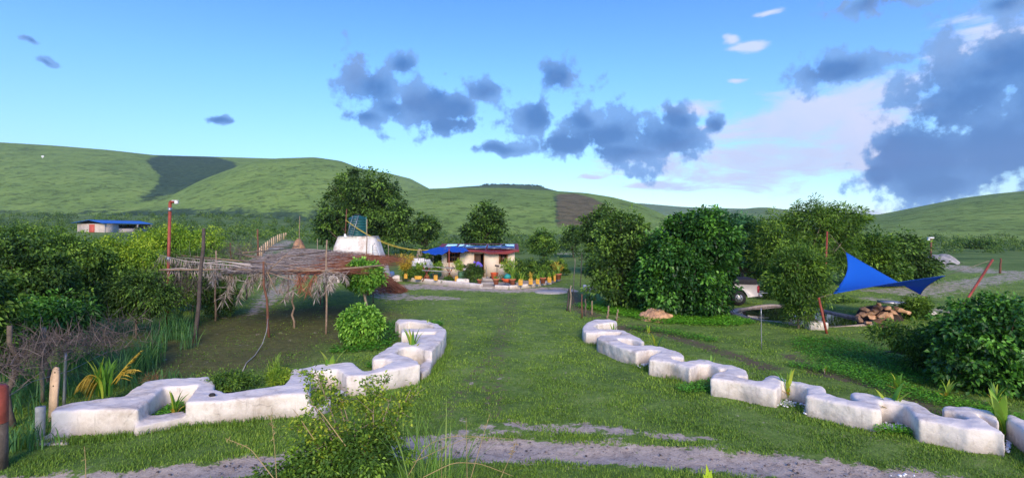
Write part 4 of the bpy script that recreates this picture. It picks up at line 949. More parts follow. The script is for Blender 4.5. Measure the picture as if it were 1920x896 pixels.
# ------------------------------------------------------------ palm shelter
def pole(name, p0, p1, r, mt, lab, cat, group=None, wob=.02, r1=None):
    p0, p1 = np.array(p0, float), np.array(p1, float); t = np.linspace(0, 1, 7)[:, None]
    pts = p0 + (p1 - p0) * t; pts[1:-1] += rng.normal(0, wob, (5, 3)) * (1, 1, 0)
    b = MB(); b.tube(pts, np.linspace(r, r1 or r * .75, 7), 8); o = b.build(name, mt, smooth=True, loc=tuple(p0))
    return tag(o, lab, cat, group) if lab else o
def shelter():
    root = empty('palm_shelter', tuple(G(560, 600))); base = Vector(root.location)
    tag(root, 'low shelter of crooked posts roofed with dry palm fronds left of the lawn', 'shelter')
    def add(b, name, mt, sm=True): o = b.build(name, mt, root, smooth=sm, loc=tuple(base)); o.location = (0, 0, 0); return o
    posts = [(505,632,494,490,.05,M_woodr),(552,615,549,540,.045,M_wood),(611,627,613,450,.04,M_wood),(404,602,405,470,.045,M_wood),(433,585,435,500,.07,M_woodr),(462,562,466,500,.05,M_woodd),(600,572,600,500,.035,M_woodr),(608,582,608,500,.04,M_woodd),(540,560,540,500,.04,M_woodr),(686,562,688,480,.04,M_wood),(700,572,705,495,.03,M_woodd),(560,500,562,405,.045,M_wood),(430,545,432,455,.04,M_woodr)]
    for bx, by, tx, ty, r, mt in posts:
        g = G(bx, by); tp = P(tx, ty, g.y); b = MB(); t = np.linspace(0, 1, 7)[:, None]; pts = np.array(g) * (1 - t) + np.array(tp) * t; pts[0, 2] -= .1
        pts[1:-1] += rng.normal(0, .025, (5, 3)) * (1, 1, 0); b.tube(pts, np.linspace(r, r * .7, 7), 7); add(b, 'post', mt)
    # beams
    for q in [[(300,506,20),(420,505,20.2),(600,508,20.6),(720,497,21.5)],[(330,478,26),(480,492,25),(640,488,26)],[(470,560-70,24),(620,470,28)],[(450,488,22),(640,512,20.3)],[(440,476,27),(590,494,24)]]:
        b = MB(); b.tube([P(*p) for p in q], .035, 6); add(b, 'beam', M_wood)
    # roof surface: bilinear between corners
    A, B_, C_, D_ = np.array(P(415, 512, 20.0)), np.array(P(632, 516, 20.8)), np.array(P(730, 488, 30)), np.array(P(545, 470, 31))
    def roof(u, v): 
        return (A * (1 - u) + B_ * u) * (1 - v) + (D_ * (1 - u) + C_ * u) * v
    th = MB(); n = 2600
    for i in range(n):
        u, v = rng.uniform(-.03, 1.03), rng.uniform(-.02, 1.0); red = (u > .55 + .3 * rng.normal() * .4)
        p = roof(u, v) + (0, 0, rng.uniform(0, .16)); a = rng.normal(0.2, .5); dr = np.array([math.cos(a), math.sin(a), rng.normal(0, .06)]); L = rng.uniform(.4, 1.6)
        m = p + dr * L * .5 + (0, 0, rng.uniform(0, .08))
        th.tube([p, m, p + dr * L], [.012, .010, .004], 3, rnd=np.clip(rng.normal(.5, .25), 0, 1), cap=False, m=1 if red else 0)
    th.grid(lambda a, c: roof(a, c) - np.array([0, 0, .02]) + np.array([0, 0, .04 * math.sin(a * 17) * math.sin(c * 13)]), 14, 14, rnd=.25)
    o = add(th, 'thatch', [L_thatch, L_red], False)
    # hanging fronds
    spots = [(520,515,.9,0),(535,516,.7,0),(545,512,.8,0),(560,514,.7,1),(575,514,.8,1),(590,515,.8,1),(605,514,.7,0),(620,512,.8,0),(635,512,.7,0),(640,512,.5,0),(500,513,.6,0),(510,518,.8,0),(485,512,.5,0),(470,512,.9,0),(455,514,1.3,0),(440,508,.6,0),(548,545,.5,0),(430,508,.6,0),(415,506,.5,0),(478,514,.8,0),(598,516,.9,0),(625,514,.6,0),(610,505,.7,0)]
    for px, py, L, red in spots:
        b = MB(); d = 20.2 + rng.uniform(-.1, .5); p = np.array(P(px + 15, py - 3, d)); q = np.array(P(px - (14 if px < 470 else 0), py, d - .25)); L *= rng.uniform(.5, .95); e = q + (rng.normal(-.15, .18), -.05, -L)
        if px in (455, 470): e = q + (-.45, -.1, -1.05)
        pts = np.array([p, q, (q * .5 + e * .5) + (rng.normal(-.02, .05), 0, .06), e]); b.tube(pts, [.016, .014, .010, .004], 4, rnd=.5)
        n = 90; t = rng.uniform(.25, 1, n); c = np.stack([np.interp(t * 3, [0, 1, 2, 3], pts[:, k]) for k in range(3)], -1)
        b.leaves(c, unit(rng.normal(0, .5, (n, 3)) + (0, 0, -1)), rdir(n), rng.uniform(.2, .5, n) * (.6 + .5 * L), .02, np.clip(rng.normal(.5, .22, n), 0, 1))
        add(b, 'hanging_frond', L_red if red else L_thatch, False)
    for (q, n) in [([(300,478,21),(350,490,20.6),(440,498,20.4),(500,512,20.2)], 120), ([(350,496,20.8),(420,490,20.6),(480,500,20.4)], 80), ([(330,482,22),(400,488,21.5),(470,496,21)], 90), ([(300,505,20.2),(340,503,20.2),(390,508,20.2)], 60)]:
        b = MB(); pts = np.array([P(*p) for p in q]); b.tube(pts, np.linspace(.01, .028, len(pts)), 5, rnd=.75)
        t = rng.uniform(0, 1, n); c = np.stack([np.interp(t * (len(pts) - 1), range(len(pts)), pts[:, k]) for k in range(3)], -1)
        b.leaves(c, unit(rng.normal(0, .3, (n, 3)) + (.1, -.2, -1)), rdir(n), rng.uniform(.2, .5, n), .02, np.clip(rng.normal(.6, .2, n), 0, 1)); add(b, 'hanging_frond', L_thatch, False)
    # stick crossings
    for q in [[(503,508),(540,475)],[(500,500),(495,488)],[(500,510),(560,528)],[(500,508),(488,545)],[(500,508),(520,550)]]:
        b = MB(); b.tube([P(a, c, 20.0) for a, c in q], [.025, .015], 5); add(b, 'lashed_stick', M_wood)
shelter()
def heap():
    b = MB(); a = P(690, 492, 34); c = P(738, 515, 33); gz = 0
    n = 1500
    for i in range(n):
        t = rng.uniform(0, 1); x = a.x * (1 - t) + (c.x + .3) * t; top = 1.9 * (1 - t) + .15; z = rng.uniform(.0, 1) ** .6 * top; y = 34 + rng.normal(0, .5); p = np.array([x, y - .3 * (top - z), z]); dr = unit(np.array([.9, rng.normal(0, .4), -.55 + rng.normal(0, .3)])); b.tube([p, p + dr * rng.uniform(.2, .7)], [.014, .004], 3, rnd=np.clip(rng.normal(.5, .25), 0, 1), cap=False)
    tag(b.build('palm_frond_heap', L_red), 'sloping heap of reddish dry palm fronds at the right end of the shelter', 'heap', kind='stuff')
heap()

def posts():
    # red lamp pole
    g = G(313, 612); t = P(319, 379, g.y); root = empty('lamp_pole', tuple(g)); tag(root, 'tall red pole with a white lamp head and silver bands at the left', 'lamp pole')
    b = MB(); b.tube([g, t], .062, 10); o = b.build('pole', M_red, root, loc=tuple(g), smooth=True); o.location = (0, 0, 0)
    for py in (393, 486, 535):
        c = Vector(g).lerp(t, (612 - py) / (612 - 379)); b = MB(); b.tube([c - Vector((0, 0, .08)), c + Vector((0, 0, .08))], .075, 10); o = b.build('silver_band', M_metal, root, loc=tuple(g)); o.location = (0, 0, 0)
    b = MB(); b.tube([t, t + Vector((.17, 0, .03))], [.065, .06], 8); o = b.build('arm', M_red, root, loc=tuple(g)); o.location = (0, 0, 0)
    b = MB(); b.lathe([(.001, .09), (.06, .06), (.08, 0), (.07, -.05), (.001, -.07)], t + Vector((.26, 0, -.02)), 12); b.box(t + Vector((.22, 0, .06)), (.25, .12, .03)); o = b.build('lamp_head', M_white, root, loc=tuple(g), smooth=False); o.location = (0, 0, 0)
    g = G(366, 642); pole('timber_post', g, P(382, 428, g.y), .075, M_woodd, 'tall dark leaning timber post beside the red lamp pole', 'post', wob=.03)
    # left foreground posts
    c = G(97, 800); root = empty('plank_post', tuple(c)); tag(root, 'pale upright plank with two bolt holes behind the left wall end', 'post')
    b = MB(); d = c.y; pl = [(90,790),(92,745),(94,708),(99,691),(103,688),(108,690),(109,708),(106,745),(106,790)]
    pts = [P(x, y, d) for x, y in pl]; n = len(pts); V = np.array([(p.x, p.y, p.z) for p in pts] + [(p.x, p.y + .05, p.z) for p in pts]); i = np.arange(n); j = (i + 1) % n
    b.add(V, np.stack([j, i, i + n, j + n], -1)); b.F.append(np.arange(n)[None, :]); b.A.append(np.array([.5])); b.M.append(np.array([0])); b.F.append(np.arange(n)[None, ::-1] + n); b.A.append(np.array([.5])); b.M.append(np.array([0]))
    o = b.build('plank', M_plank, root, loc=tuple(c)); o.location = (0, 0, 0)
    for hx, hy in ((103, 698), (100, 723)):
        b = MB(); p = P(hx, hy, d); b.tube([p + Vector((0, -.004, 0)), p + Vector((0, .01, 0))], .014, 10); o = b.build('bolt_hole', M_dark, root, loc=tuple(c)); o.location = (0, 0, 0)
    g = G(75, 822); pole('timber_post', g, P(76, 762, g.y), .075, M_greyw, 'short thick grey stump post at the left wall end', 'post', wob=.0, r1=.08)
    g = G(79, 755); pole('timber_post', g, P(82, 614, g.y), .045, M_barkl, 'pale slim post in the brush behind the plank', 'post', wob=.01, r1=.05)
    g = G(120, 765); pole('timber_post', g, P(123, 661, g.y), .035, M_metal, 'short bluish-grey post in the brush right of the pale post', 'post', wob=0)
    g = G(26, 800); pole('timber_post', g, P(18, 610, g.y), .06, M_bark, 'crooked brown branch post near the left edge', 'post', wob=.05)
    c = P(-6, 0, 8.9); c.z = 0; root = empty('gate_post', tuple(c)); tag(root, 'thick gate post with a red painted upper half at the left edge', 'post')
    b = MB(); b.tube([c + Vector((0, 0, -.1)), c + Vector((0, 0, .78))], .145, 14); o = b.build('lower_half', M_bark, root, loc=tuple(c)); o.location = (0, 0, 0)
    b = MB(); b.lathe([(.15, .78), (.15, 1.36), (.12, 1.40), (0, 1.41)], c, 16); o = b.build('red_half', M_red, root, loc=tuple(c)); o.location = (0, 0, 0)
    for q in ([(455,474,30),(500,470,34),(545,466,40)],[(460,480,29),(545,490,30)],[(500,463,33),(560,462,40)]):
        b = MB(); b.tube([P(*k) for k in q], .035, 5); tag(b.build('fence_rail', M_wood), {474: 'upper crooked rail of the stick fence running back behind the shelter', 480: 'lower crooked rail of the stick fence running back behind the shelter', 463: 'farthest rail of the stick fence beside the sandy path'}[q[0][1]], 'rail')
    b = MB(); q = [G(40, 760) + Vector((0, 0, .35)), P(10, 745, 9.4), P(60, 715, 11), P(130, 695, 12), P(200, 660, 14)]; b.tube(q, .006, 4)
    tag(b.build('fence_wire', M_metal), 'sagging wire strung between the left brush posts', 'wire')
    # hose
    b = MB(); q = [P(503, 590, 20), P(500, 620, 19), G(492, 650) + Vector((0, 0, .1)), G(478, 668) + Vector((0, 0, .03)), G(462, 682) + Vector((0, 0, .03)), G(455, 697) + Vector((0, 0, .03))]; b.tube(q, .012, 6)
    tag(b.build('water_hose', M_concrete, smooth=True), 'white pipe hanging from the shelter post down to the grass', 'hose')
    # picket line
    root = empty('picket_fence', tuple(G(500, 470))); base = Vector(root.location); tag(root, 'row of pale fence posts beside the sandy path below the left hill', 'fence')
    for k, px in enumerate(np.linspace(483, 536, 15)):
        t = k / 14; d = 62 + 48 * t; p = P(px, 0, d); z = float(T(p.x, p.y)); b = MB(); b.tube([(p.x, p.y, z - .1), (p.x, p.y, z + 1.3)], [.11, .10], 6); o = b.build('post', M_plank if k % 3 else M_barkl, root, loc=tuple(base)); o.location = (0, 0, 0)
    g = P(485, 0, 45); g.z = float(T(g.x, g.y)); pole('timber_post', g, P(483, 430, 45), .09, M_woodr, 'leaning reddish post at the near end of the picket row', 'post')
    # termite mound + far poles
    for (px, py, d, w, h, lab) in [(560, 462, 80, 1.1, 1.7, 'pale cone-shaped termite mound beside the sandy path')]:
        b = MB(); z = float(T((px - 960) / F * d, d)); b.lathe([(w, -.2), (w * .85, h * .3), (w * .5, h * .75), (w * .2, h), (.01, h * 1.03)], ((px - 960) / F * d, d, z), 14); o = b.build('termite_mound', M_stone, smooth=True); tag(o, lab, 'mound')
        m = o.modifiers.new('d', 'DISPLACE'); tx = bpy.data.textures.new('l', 'CLOUDS'); tx.noise_scale = .4; m.texture = tx; m.strength = .4
    g = G(595, 520); pole('timber_post', g, P(595, 448, g.y), .04, M_barkl, 'thin pale pole at the rear left of the plastered mound', 'post')
    g = G(729, 512); pole('timber_post', g, P(728, 458, g.y), .04, M_barkl, 'thin pole propping the yellow cables between tank and house', 'post')
    # stakes by the right
    for bx, by, tx, ty, r, mt, lab in [(1064,583,1067,541,.05,M_woodd,'thick dark stake of the pair at the lawn corner'),(1069,584,1071,535,.04,M_barkl,'pale split stake of the pair at the lawn corner'),(1075,552,1078,484,.03,M_barkl,'tall thin pale stake behind the pair at the lawn corner'),(1088,540,1091,474,.03,M_woodd,'tall dark stake left of the low wall'),(1091,596,1091,551,.035,M_woodr,'reddish stake close to the curled wall end'),(1098,592,1098,560,.045,M_bark,'thick short stake at the bed edge'),(1110,590,1110,564,.04,M_wood,'short tan stake in the leafy bed'),(1139,598,1141,573,.045,M_wood,'tan stake right behind the curled wall end'),(1157,601,1158,580,.04,M_wood,'smaller tan stake right of the curled wall end'),(1100,560,1102,533,.03,M_woodd,'thin dark stake before the low wall'),(1106,562,1110,538,.04,M_woodd,'forked dark stake before the low wall'),(1117,562,1115,543,.03,M_woodd,'small dark stake before the middle of the low wall'),(1129,552,1129,535,.03,M_bark,'short stake before the right part of the low wall'),(1141,556,1142,540,.03,M_bark,'last short stake at the bush foot'),(1075,572,1075,555,.03,M_woodd,'stub of a dark stake beyond the pair')]:
        g = G(bx, by); pole('garden_stake', g, P(tx, ty, g.y), r, mt, lab, 'stake', 'stakes round the vegetable bed', wob=.015)
    g = G(1428, 655); pole('thin_rod', g, P(1427, 577, g.y), .018, M_metal, 'thin pale rod standing alone in the lawn before the pond', 'rod', wob=0)
    # low plastered wall by bed
    b = MB(); p0, p1 = G(1094, 545), G(1165, 553); b.prism([(p0.x, p0.y), (p1.x, p1.y), (p1.x, p1.y + .5), (p0.x, p0.y + .5)], -.1, .36); o = b.build('low_wall', M_plaster); lumpy(o, .05, 4, .03); tag(o, 'low white plastered wall partly hidden by the central bushes', 'wall')
    # clay heap
    b = MB(); g = G(1230, 598); b.lathe([(.85, -.1), (.75, .12), (.5, .3), (.2, .42), (.01, .45)], g, 18, sx=1.0); o = b.build('clay_heap', M_stone, smooth=True); tag(o, 'pinkish clay heap at the foot of the central bushes', 'heap')
    m = o.modifiers.new('s', 'SUBSURF'); m.levels = m.render_levels = 3; m = o.modifiers.new('d', 'DISPLACE'); tx = bpy.data.textures.new('l', 'CLOUDS'); tx.noise_scale = .25; m.texture = tx; m.strength = .3
    # right: lamp post far, tarp
    g = P(1745, 0, 58); g.z = 0; root = empty('lamp_pole', tuple(g)); tag(root, 'distant thin pole with a small lamp behind the blue sail', 'lamp pole')
    b = MB(); b.tube([g, P(1746, 448, 58)], .09, 8); o = b.build('pole', M_woodr, root, loc=tuple(g)); o.location = (0, 0, 0)
    b = MB(); b.box(P(1745, 446, 58), (.55, .3, .15)); b.lathe([(.1, 0), (.16, -.12), (.001, -.2)], P(1741, 448, 58), 8); o = b.build('lamp_head', M_white, root, loc=tuple(g)); o.location = (0, 0, 0)
    g = P(1875, 0, 48); g.z = 0; pole('timber_post', g, P(1876, 484, 48), .09, M_woodr, 'short reddish post in the right-hand field', 'post')
    b = MB(); a, c = P(1757, 0, 62), P(1826, 0, 60)
    def tf(u, v): return np.array([a.x + (c.x - a.x) * u, a.y + v * 4 - 1 + .5 * math.sin(u * 9), .12 + .9 * math.sin(math.pi * min(1, v * 1.0)) * (.35 + .65 * math.sin(math.pi * u) ** .7) + .12 * math.sin(u * 23 + v * 5)])
    b.grid(tf, 30, 14); tag(b.build('grey_tarpaulin', M_concrete, smooth=True), 'crumpled pale grey sheet lying over a heap in the far right field', 'tarpaulin')
posts()

# ------------------------------------------------------------ house
HY = 42.0
def X(px, d=HY): return (px - 960) / F * d
def Zp(py, d=HY): return CAMZ + (HOR - py) / F * d
def house():
    root = empty('farm_cottage', (X(895), HY, 0)); base = Vector(root.location)
    tag(root, 'small cream plastered cottage with a dark red tin roof and solar panels', 'house')
    def add(b, name, mt, par=None, sm=False):
        o = b.build(name, mt, par or root, smooth=sm, loc=tuple(base)); o.location = (0, 0, 0); return o
    z0, zt = .22, 2.30
    xs = [X(828), X(838), X(862), X(889), X(908), X(935.5), X(952), X(965)]
    w = MB(); T_ = .22
    def seg(x0, x1, a, b_, rel=0): w.box(((x0 + x1) / 2, HY + T_ / 2 + rel, (a + b_) / 2), (x1 - x0, T_, b_ - a))
    zw1a, zw1b = Zp(492), Zp(472.5); zd = Zp(475); zw2a, zw2b = Zp(494.5), Zp(475)
    seg(xs[0], xs[1], z0, zt); seg(xs[1], xs[2], z0, zw1a); seg(xs[1], xs[2], zw1b, zt); seg(xs[2], xs[3], z0, zt); seg(xs[3], xs[4], zd, zt)
    seg(xs[4], xs[5], z0, zt); seg(xs[5], xs[6], z0, zw2a); seg(xs[5], xs[6], zw2b, zt); seg(xs[6], xs[7], z0, zt)
    for sx in (xs[0] + .11, xs[7] - .11): w.box((sx, HY + T_ + 2.0, (z0 + zt + .2) / 2), (T_, 4.0, zt + .2 - z0))
    w.box(((xs[0] + xs[7]) / 2, HY + T_ + 4.1, (z0 + zt) / 2 + .15), (xs[7] - xs[0], T_, zt - z0 + .3))
    w.box(((xs[0] + xs[7]) / 2, HY + 2.2, .05), (xs[7] - xs[0] + .3, 4.8, .36))
    add(w, 'wall', M_wallhouse)
    for (a, b_, c, d) in ((xs[1], xs[2], zw1a, zw1b), (xs[5], xs[6], zw2a, zw2b)):
        f = MB(); mx, mz = (a + b_) / 2, (c + d) / 2; W, H = b_ - a, d - c
        for x_ in (a + .05, b_ - .05): f.box((x_, HY + .03, mz), (.10, .12, H))
        for z_ in (c + .04, d - .04): f.box((mx, HY + .028, z_), (W - .2, .11, .08))
        fo = add(f, 'window', M_brownwood)
        g = MB()
        for k in range(1, 5): g.box((a + W * k / 5, HY + .05, mz), (.035, .05, H - .16))
        g.box((mx, HY + .048, mz), (W - .2, .045, .06)); add(g, 'window_bars', M_brownwood, fo)
        p = MB(); p.box((mx, HY + .15, mz), (W - .1, .02, H - .1)); add(p, 'pane', M_glass, fo)
    d = MB(); dx0, dx1 = xs[3], xs[4]; dw = dx1 - dx0
    f = MB()
    for x_ in (dx0 + .03, dx1 - .03): f.box((x_, HY + .06, (z0 + zd) / 2), (.06, .16, zd - z0))
    f.box(((dx0 + dx1) / 2, HY + .055, zd - .035), (dw - .12, .15, .07)); fr = add(f, 'door_frame', M_brownwood)
    d.box((dx0 + .06 + dw * .29, HY + .08, (z0 + zd) / 2 - .02), (dw * .56, .05, zd - z0 - .08))
    for k in range(3): d.box((dx0 + .12 + dw * .18 * k, HY + .05, (z0 + zd) / 2), (.03, .02, zd - z0 - .2))
    dd = add(d, 'door', simple('door_wood', (.075, .045, .03), .6, scale=4, var=.4)); h = MB(); h.box((dx0 + dw * .52, HY + .035, 1.1), (.04, .04, .14)); add(h, 'handle', M_metal, dd)
    it = MB(); it.box(((dx0 + dx1) / 2, HY + 1.2, 1.2), (3.5, .05, 1.9)); add(it, 'dark_room_sheet', M_dark)  # thin near-black sheet, the unlit room's darkness painted as its colour
    # roof : corrugated
    rx0, rx1 = X(816), X(973); ye, yr = HY - .5, HY + 4.5; ze, zr = 2.33, 2.75
    def rf(u, v):
        x = rx0 + (rx1 - rx0) * u; y = ye + (yr - ye) * v
        return np.array([x, y, ze + (zr - ze) * v + .028 * math.sin(u * 2 * math.pi * 46) + .04 * math.sin(u * 7) * (1 - v) - (.06 * math.sin(u * 11) if v == 0 else 0)])
    r = MB(); r.grid(rf, 370, 8); 
    def fc(u, v):
        p = rf(u, 0); p[1] += -.012; p[2] -= v * (.16 + .05 * math.sin(u * 9) + .03 * math.sin(u * 31)); return p
    ro = add(r, 'roof', M_roof, sm=True); f = MB(); f.grid(fc, 370, 3); add(f, 'fascia_sheet', M_roof, ro, True)
    # side fascia at left
    f = MB(); f.grid(lambda u, v: rf(0, u) + np.array([-.01, 0, -v * .22 + .01]), 8, 2); add(f, 'fascia_sheet', M_roof, ro)
    for k, (u0, u1) in enumerate(((.09, .23), (.25, .33), (.34, .60), (.62, .78), (.785, .95))):
        p = MB(); x0, x1 = rx0 + (rx1 - rx0) * u0, rx0 + (rx1 - rx0) * u1; sl = math.atan2(zr - ze, yr - ye)
        p.box(((x0 + x1) / 2, HY + 1.6, ze + .42 * (2.1 / 5) + .10), (x1 - x0, 2.6 + (.5 if k in (0, 4) else 0), .04), rx=sl)
        po = add(p, 'solar_panel', M_metal, ro); g = MB(); nc = max(1, int((x1 - x0) / .9))
        for c in range(nc):
            ww = (x1 - x0 - .06) / nc; cx = x0 + .03 + ww * (c + .5)
            g.box((cx, HY + 1.6, ze + .42 * (2.1 / 5) + .125), (ww - .03, 2.5, .012), rx=sl)
        add(g, 'cell_face', M_solar, po)
    s = MB(); s.box((X(908), HY - .35, Zp(474, HY - .35)), (.3, .04, .1)); 
def mk():
    global M_glass, M_roof, M_solar, M_tarp, M_sail, M_water
    m, N, b = mat('window_glass'); b.inputs['Base Color'].default_value = (.02, .02, .025, 1); b.inputs['Roughness'].default_value = .08; M_glass = m
    M_roof = simple('dark_red_tin', (.20, .022, .025), .5, var=.45, scale=1.5, bump=.05, coord='Object')
    m, N, b = mat('solar_cell'); b.inputs['Base Color'].default_value = (.03, .06, .14, 1); b.inputs['Roughness'].default_value = .12; b.inputs['Specular IOR Level'].default_value = .9; b.inputs['Coat Weight'].default_value = 1.0; M_solar = m
    M_tarp = simple('blue_tarpaulin', (.01, .07, .38), .5, var=.2, scale=3, bump=.3)
    m, N, b = mat('blue_sail_fabric'); b.inputs['Base Color'].default_value = (.004, .17, .74, 1); b.inputs['Roughness'].default_value = .75
    tr = N.new('ShaderNodeBsdfTranslucent'); tr.inputs[0].default_value = (.01, .16, .7, 1); mx = N.new('ShaderNodeMixShader'); mx.inputs[0].default_value = .42
    N.l.new(b.outputs[0], mx.inputs[1]); N.l.new(tr.outputs[0], mx.inputs[2]); N.l.new(mx.outputs[0], N.n['Material Output'].inputs[0])
    tc = N.new('ShaderNodeTexCoord'); bp = N.new('ShaderNodeBump'); bp.inputs['Strength'].default_value = .25; bp.inputs['Distance'].default_value = .03; N.l.new(N.noise(tc.outputs['Object'], 1.5, 4, .5), bp.inputs['Height']); N.l.new(bp.outputs[0], b.inputs['Normal']); M_sail = m
    m, N, b = mat('pond_water'); b.inputs['Base Color'].default_value = (.012, .018, .012, 1); b.inputs['Roughness'].default_value = .04; b.inputs['IOR'].default_value = 1.33; b.inputs['Specular IOR Level'].default_value = .8
    tc = N.new('ShaderNodeTexCoord'); bp = N.new('ShaderNodeBump'); bp.inputs['Strength'].default_value = .12; bp.inputs['Distance'].default_value = .02; N.l.new(N.noise(tc.outputs['Object'], 3, 3, .5), bp.inputs['Height']); N.l.new(bp.outputs[0], b.inputs['Normal']); M_water = m
mk(); house()

def ribbon(pts, w, h, z0=-.1):
    pts = np.array(pts, float); t = unit(np.gradient(pts, axis=0)); nrm = np.stack([-t[:, 1], t[:, 0]], -1)
    a = pts + nrm * w / 2; b = pts - nrm * w / 2; return np.vstack([a, b[::-1]])
def terrace():
    left = gl([(758,526),(790,530),(830,534),(870,538),(903,541)]); right = gl([(928,541),(960,542),(1000,538),(1030,533),(1052,526)])
    b = MB(); b.prism(ribbon(left, .3, 0), -.1, .30); o = b.build('planter_kerb', M_plaster); lumpy(o, .04, 3, .04); tag(o, 'low white kerb wall left of the cottage steps', 'kerb wall')
    root = empty('planter_kerb', tuple(G(990, 540))); base = Vector(root.location); tag(root, 'curved kerb of rounded white blocks right of the cottage steps', 'kerb wall')
    rp = np.array(right); cum = np.concatenate([[0], np.cumsum(np.hypot(*(rp[1:] - rp[:-1]).T))]); s = 0; ds = [1.0, .9, .95, .55, .35, .35, .3, .3, .3, .3, .3]
    for L in ds:
        if s + L > cum[-1]: break
        a = np.array([np.interp(s + .02, cum, rp[:, k]) for k in (0, 1)]); c = np.array([np.interp(s + L - .02, cum, rp[:, k]) for k in (0, 1)]); q = ribbon([a, (a + c) / 2, c], .28, 0)
        b = MB(); b.prism(q, -.1, .30 - rng.uniform(0, .05)); o = b.build('kerb_block', M_plaster, root, loc=tuple(base)); o.location = (0, 0, 0); lumpy(o, .04, 3, .03); s += L
    # terrace floor
    b = MB(); poly = [left[0], *left[1:], *right, (right[-1][0] - .2, HY + .2), (left[0][0] + .2, HY + .2)]
    b.prism(poly, -.2, .12); tag(b.build('terrace', simple('swept_terrace', (.27, .23, .19), .95, scale=2, var=.35, bump=.5)), kind='structure')
    rt = empty('entrance_steps', tuple(G(914, 541))); tag(rt, 'worn grey steps leading up to the cottage door', 'steps')
    for k, (py, w) in enumerate(((541, 1.1), (535, 1.0), (529, .95))):
        b = MB(); g = G(914, py); b.box((g.x, g.y + .3, .03 + .07 * k), (w, .7, .14 + .02 * k)); o = b.build('step', M_concrete, rt, loc=tuple(rt.location)); o.location = (0, 0, 0); lumpy(o, .04, 2, .03)
    b = MB(); g = G(1033, 548); b.lathe([(.001, .07), (1.0, .07), (1.05, .02), (1.05, -.05)], g, 30, sy=.9); tag(b.build('stone_disc', M_concrete, smooth=False), 'flat round pale concrete slab before the right kerb', 'slab')
    for px, py, r, lab in [(745,523,.48,'round white boulder at the left end of the kerb'), (718,516,.5,'white boulder beside the frond heap')]:
        g = G(px, py + 4); b = MB(); b.lathe([(r * .9, -.1), (r, .12), (r * .85, .3), (r * .5, .43), (.01, .47)], g, 16); tag(b.build('boulder', M_plaster, smooth=True), lab, 'boulder')
    b = MB(); g = G(735, 518); b.lathe([(.2, 0), (.22, .25), (.15, .42), (.0, .42)], g, 14); tag(b.build('bucket', simple('blue_plastic', (.12, .22, .42), .5)), 'small pale blue bucket by the frond heap', 'bucket')
    b = MB()
    g = G(884, 522); b.box((X(868, 38), 38.1, .34), (.9, .6, .3)); o = b.build('concrete_block', M_plaster); lumpy(o, .05, 2, .03); tag(o, 'white block bench at the kerb under the leafy bush', 'block')
terrace()

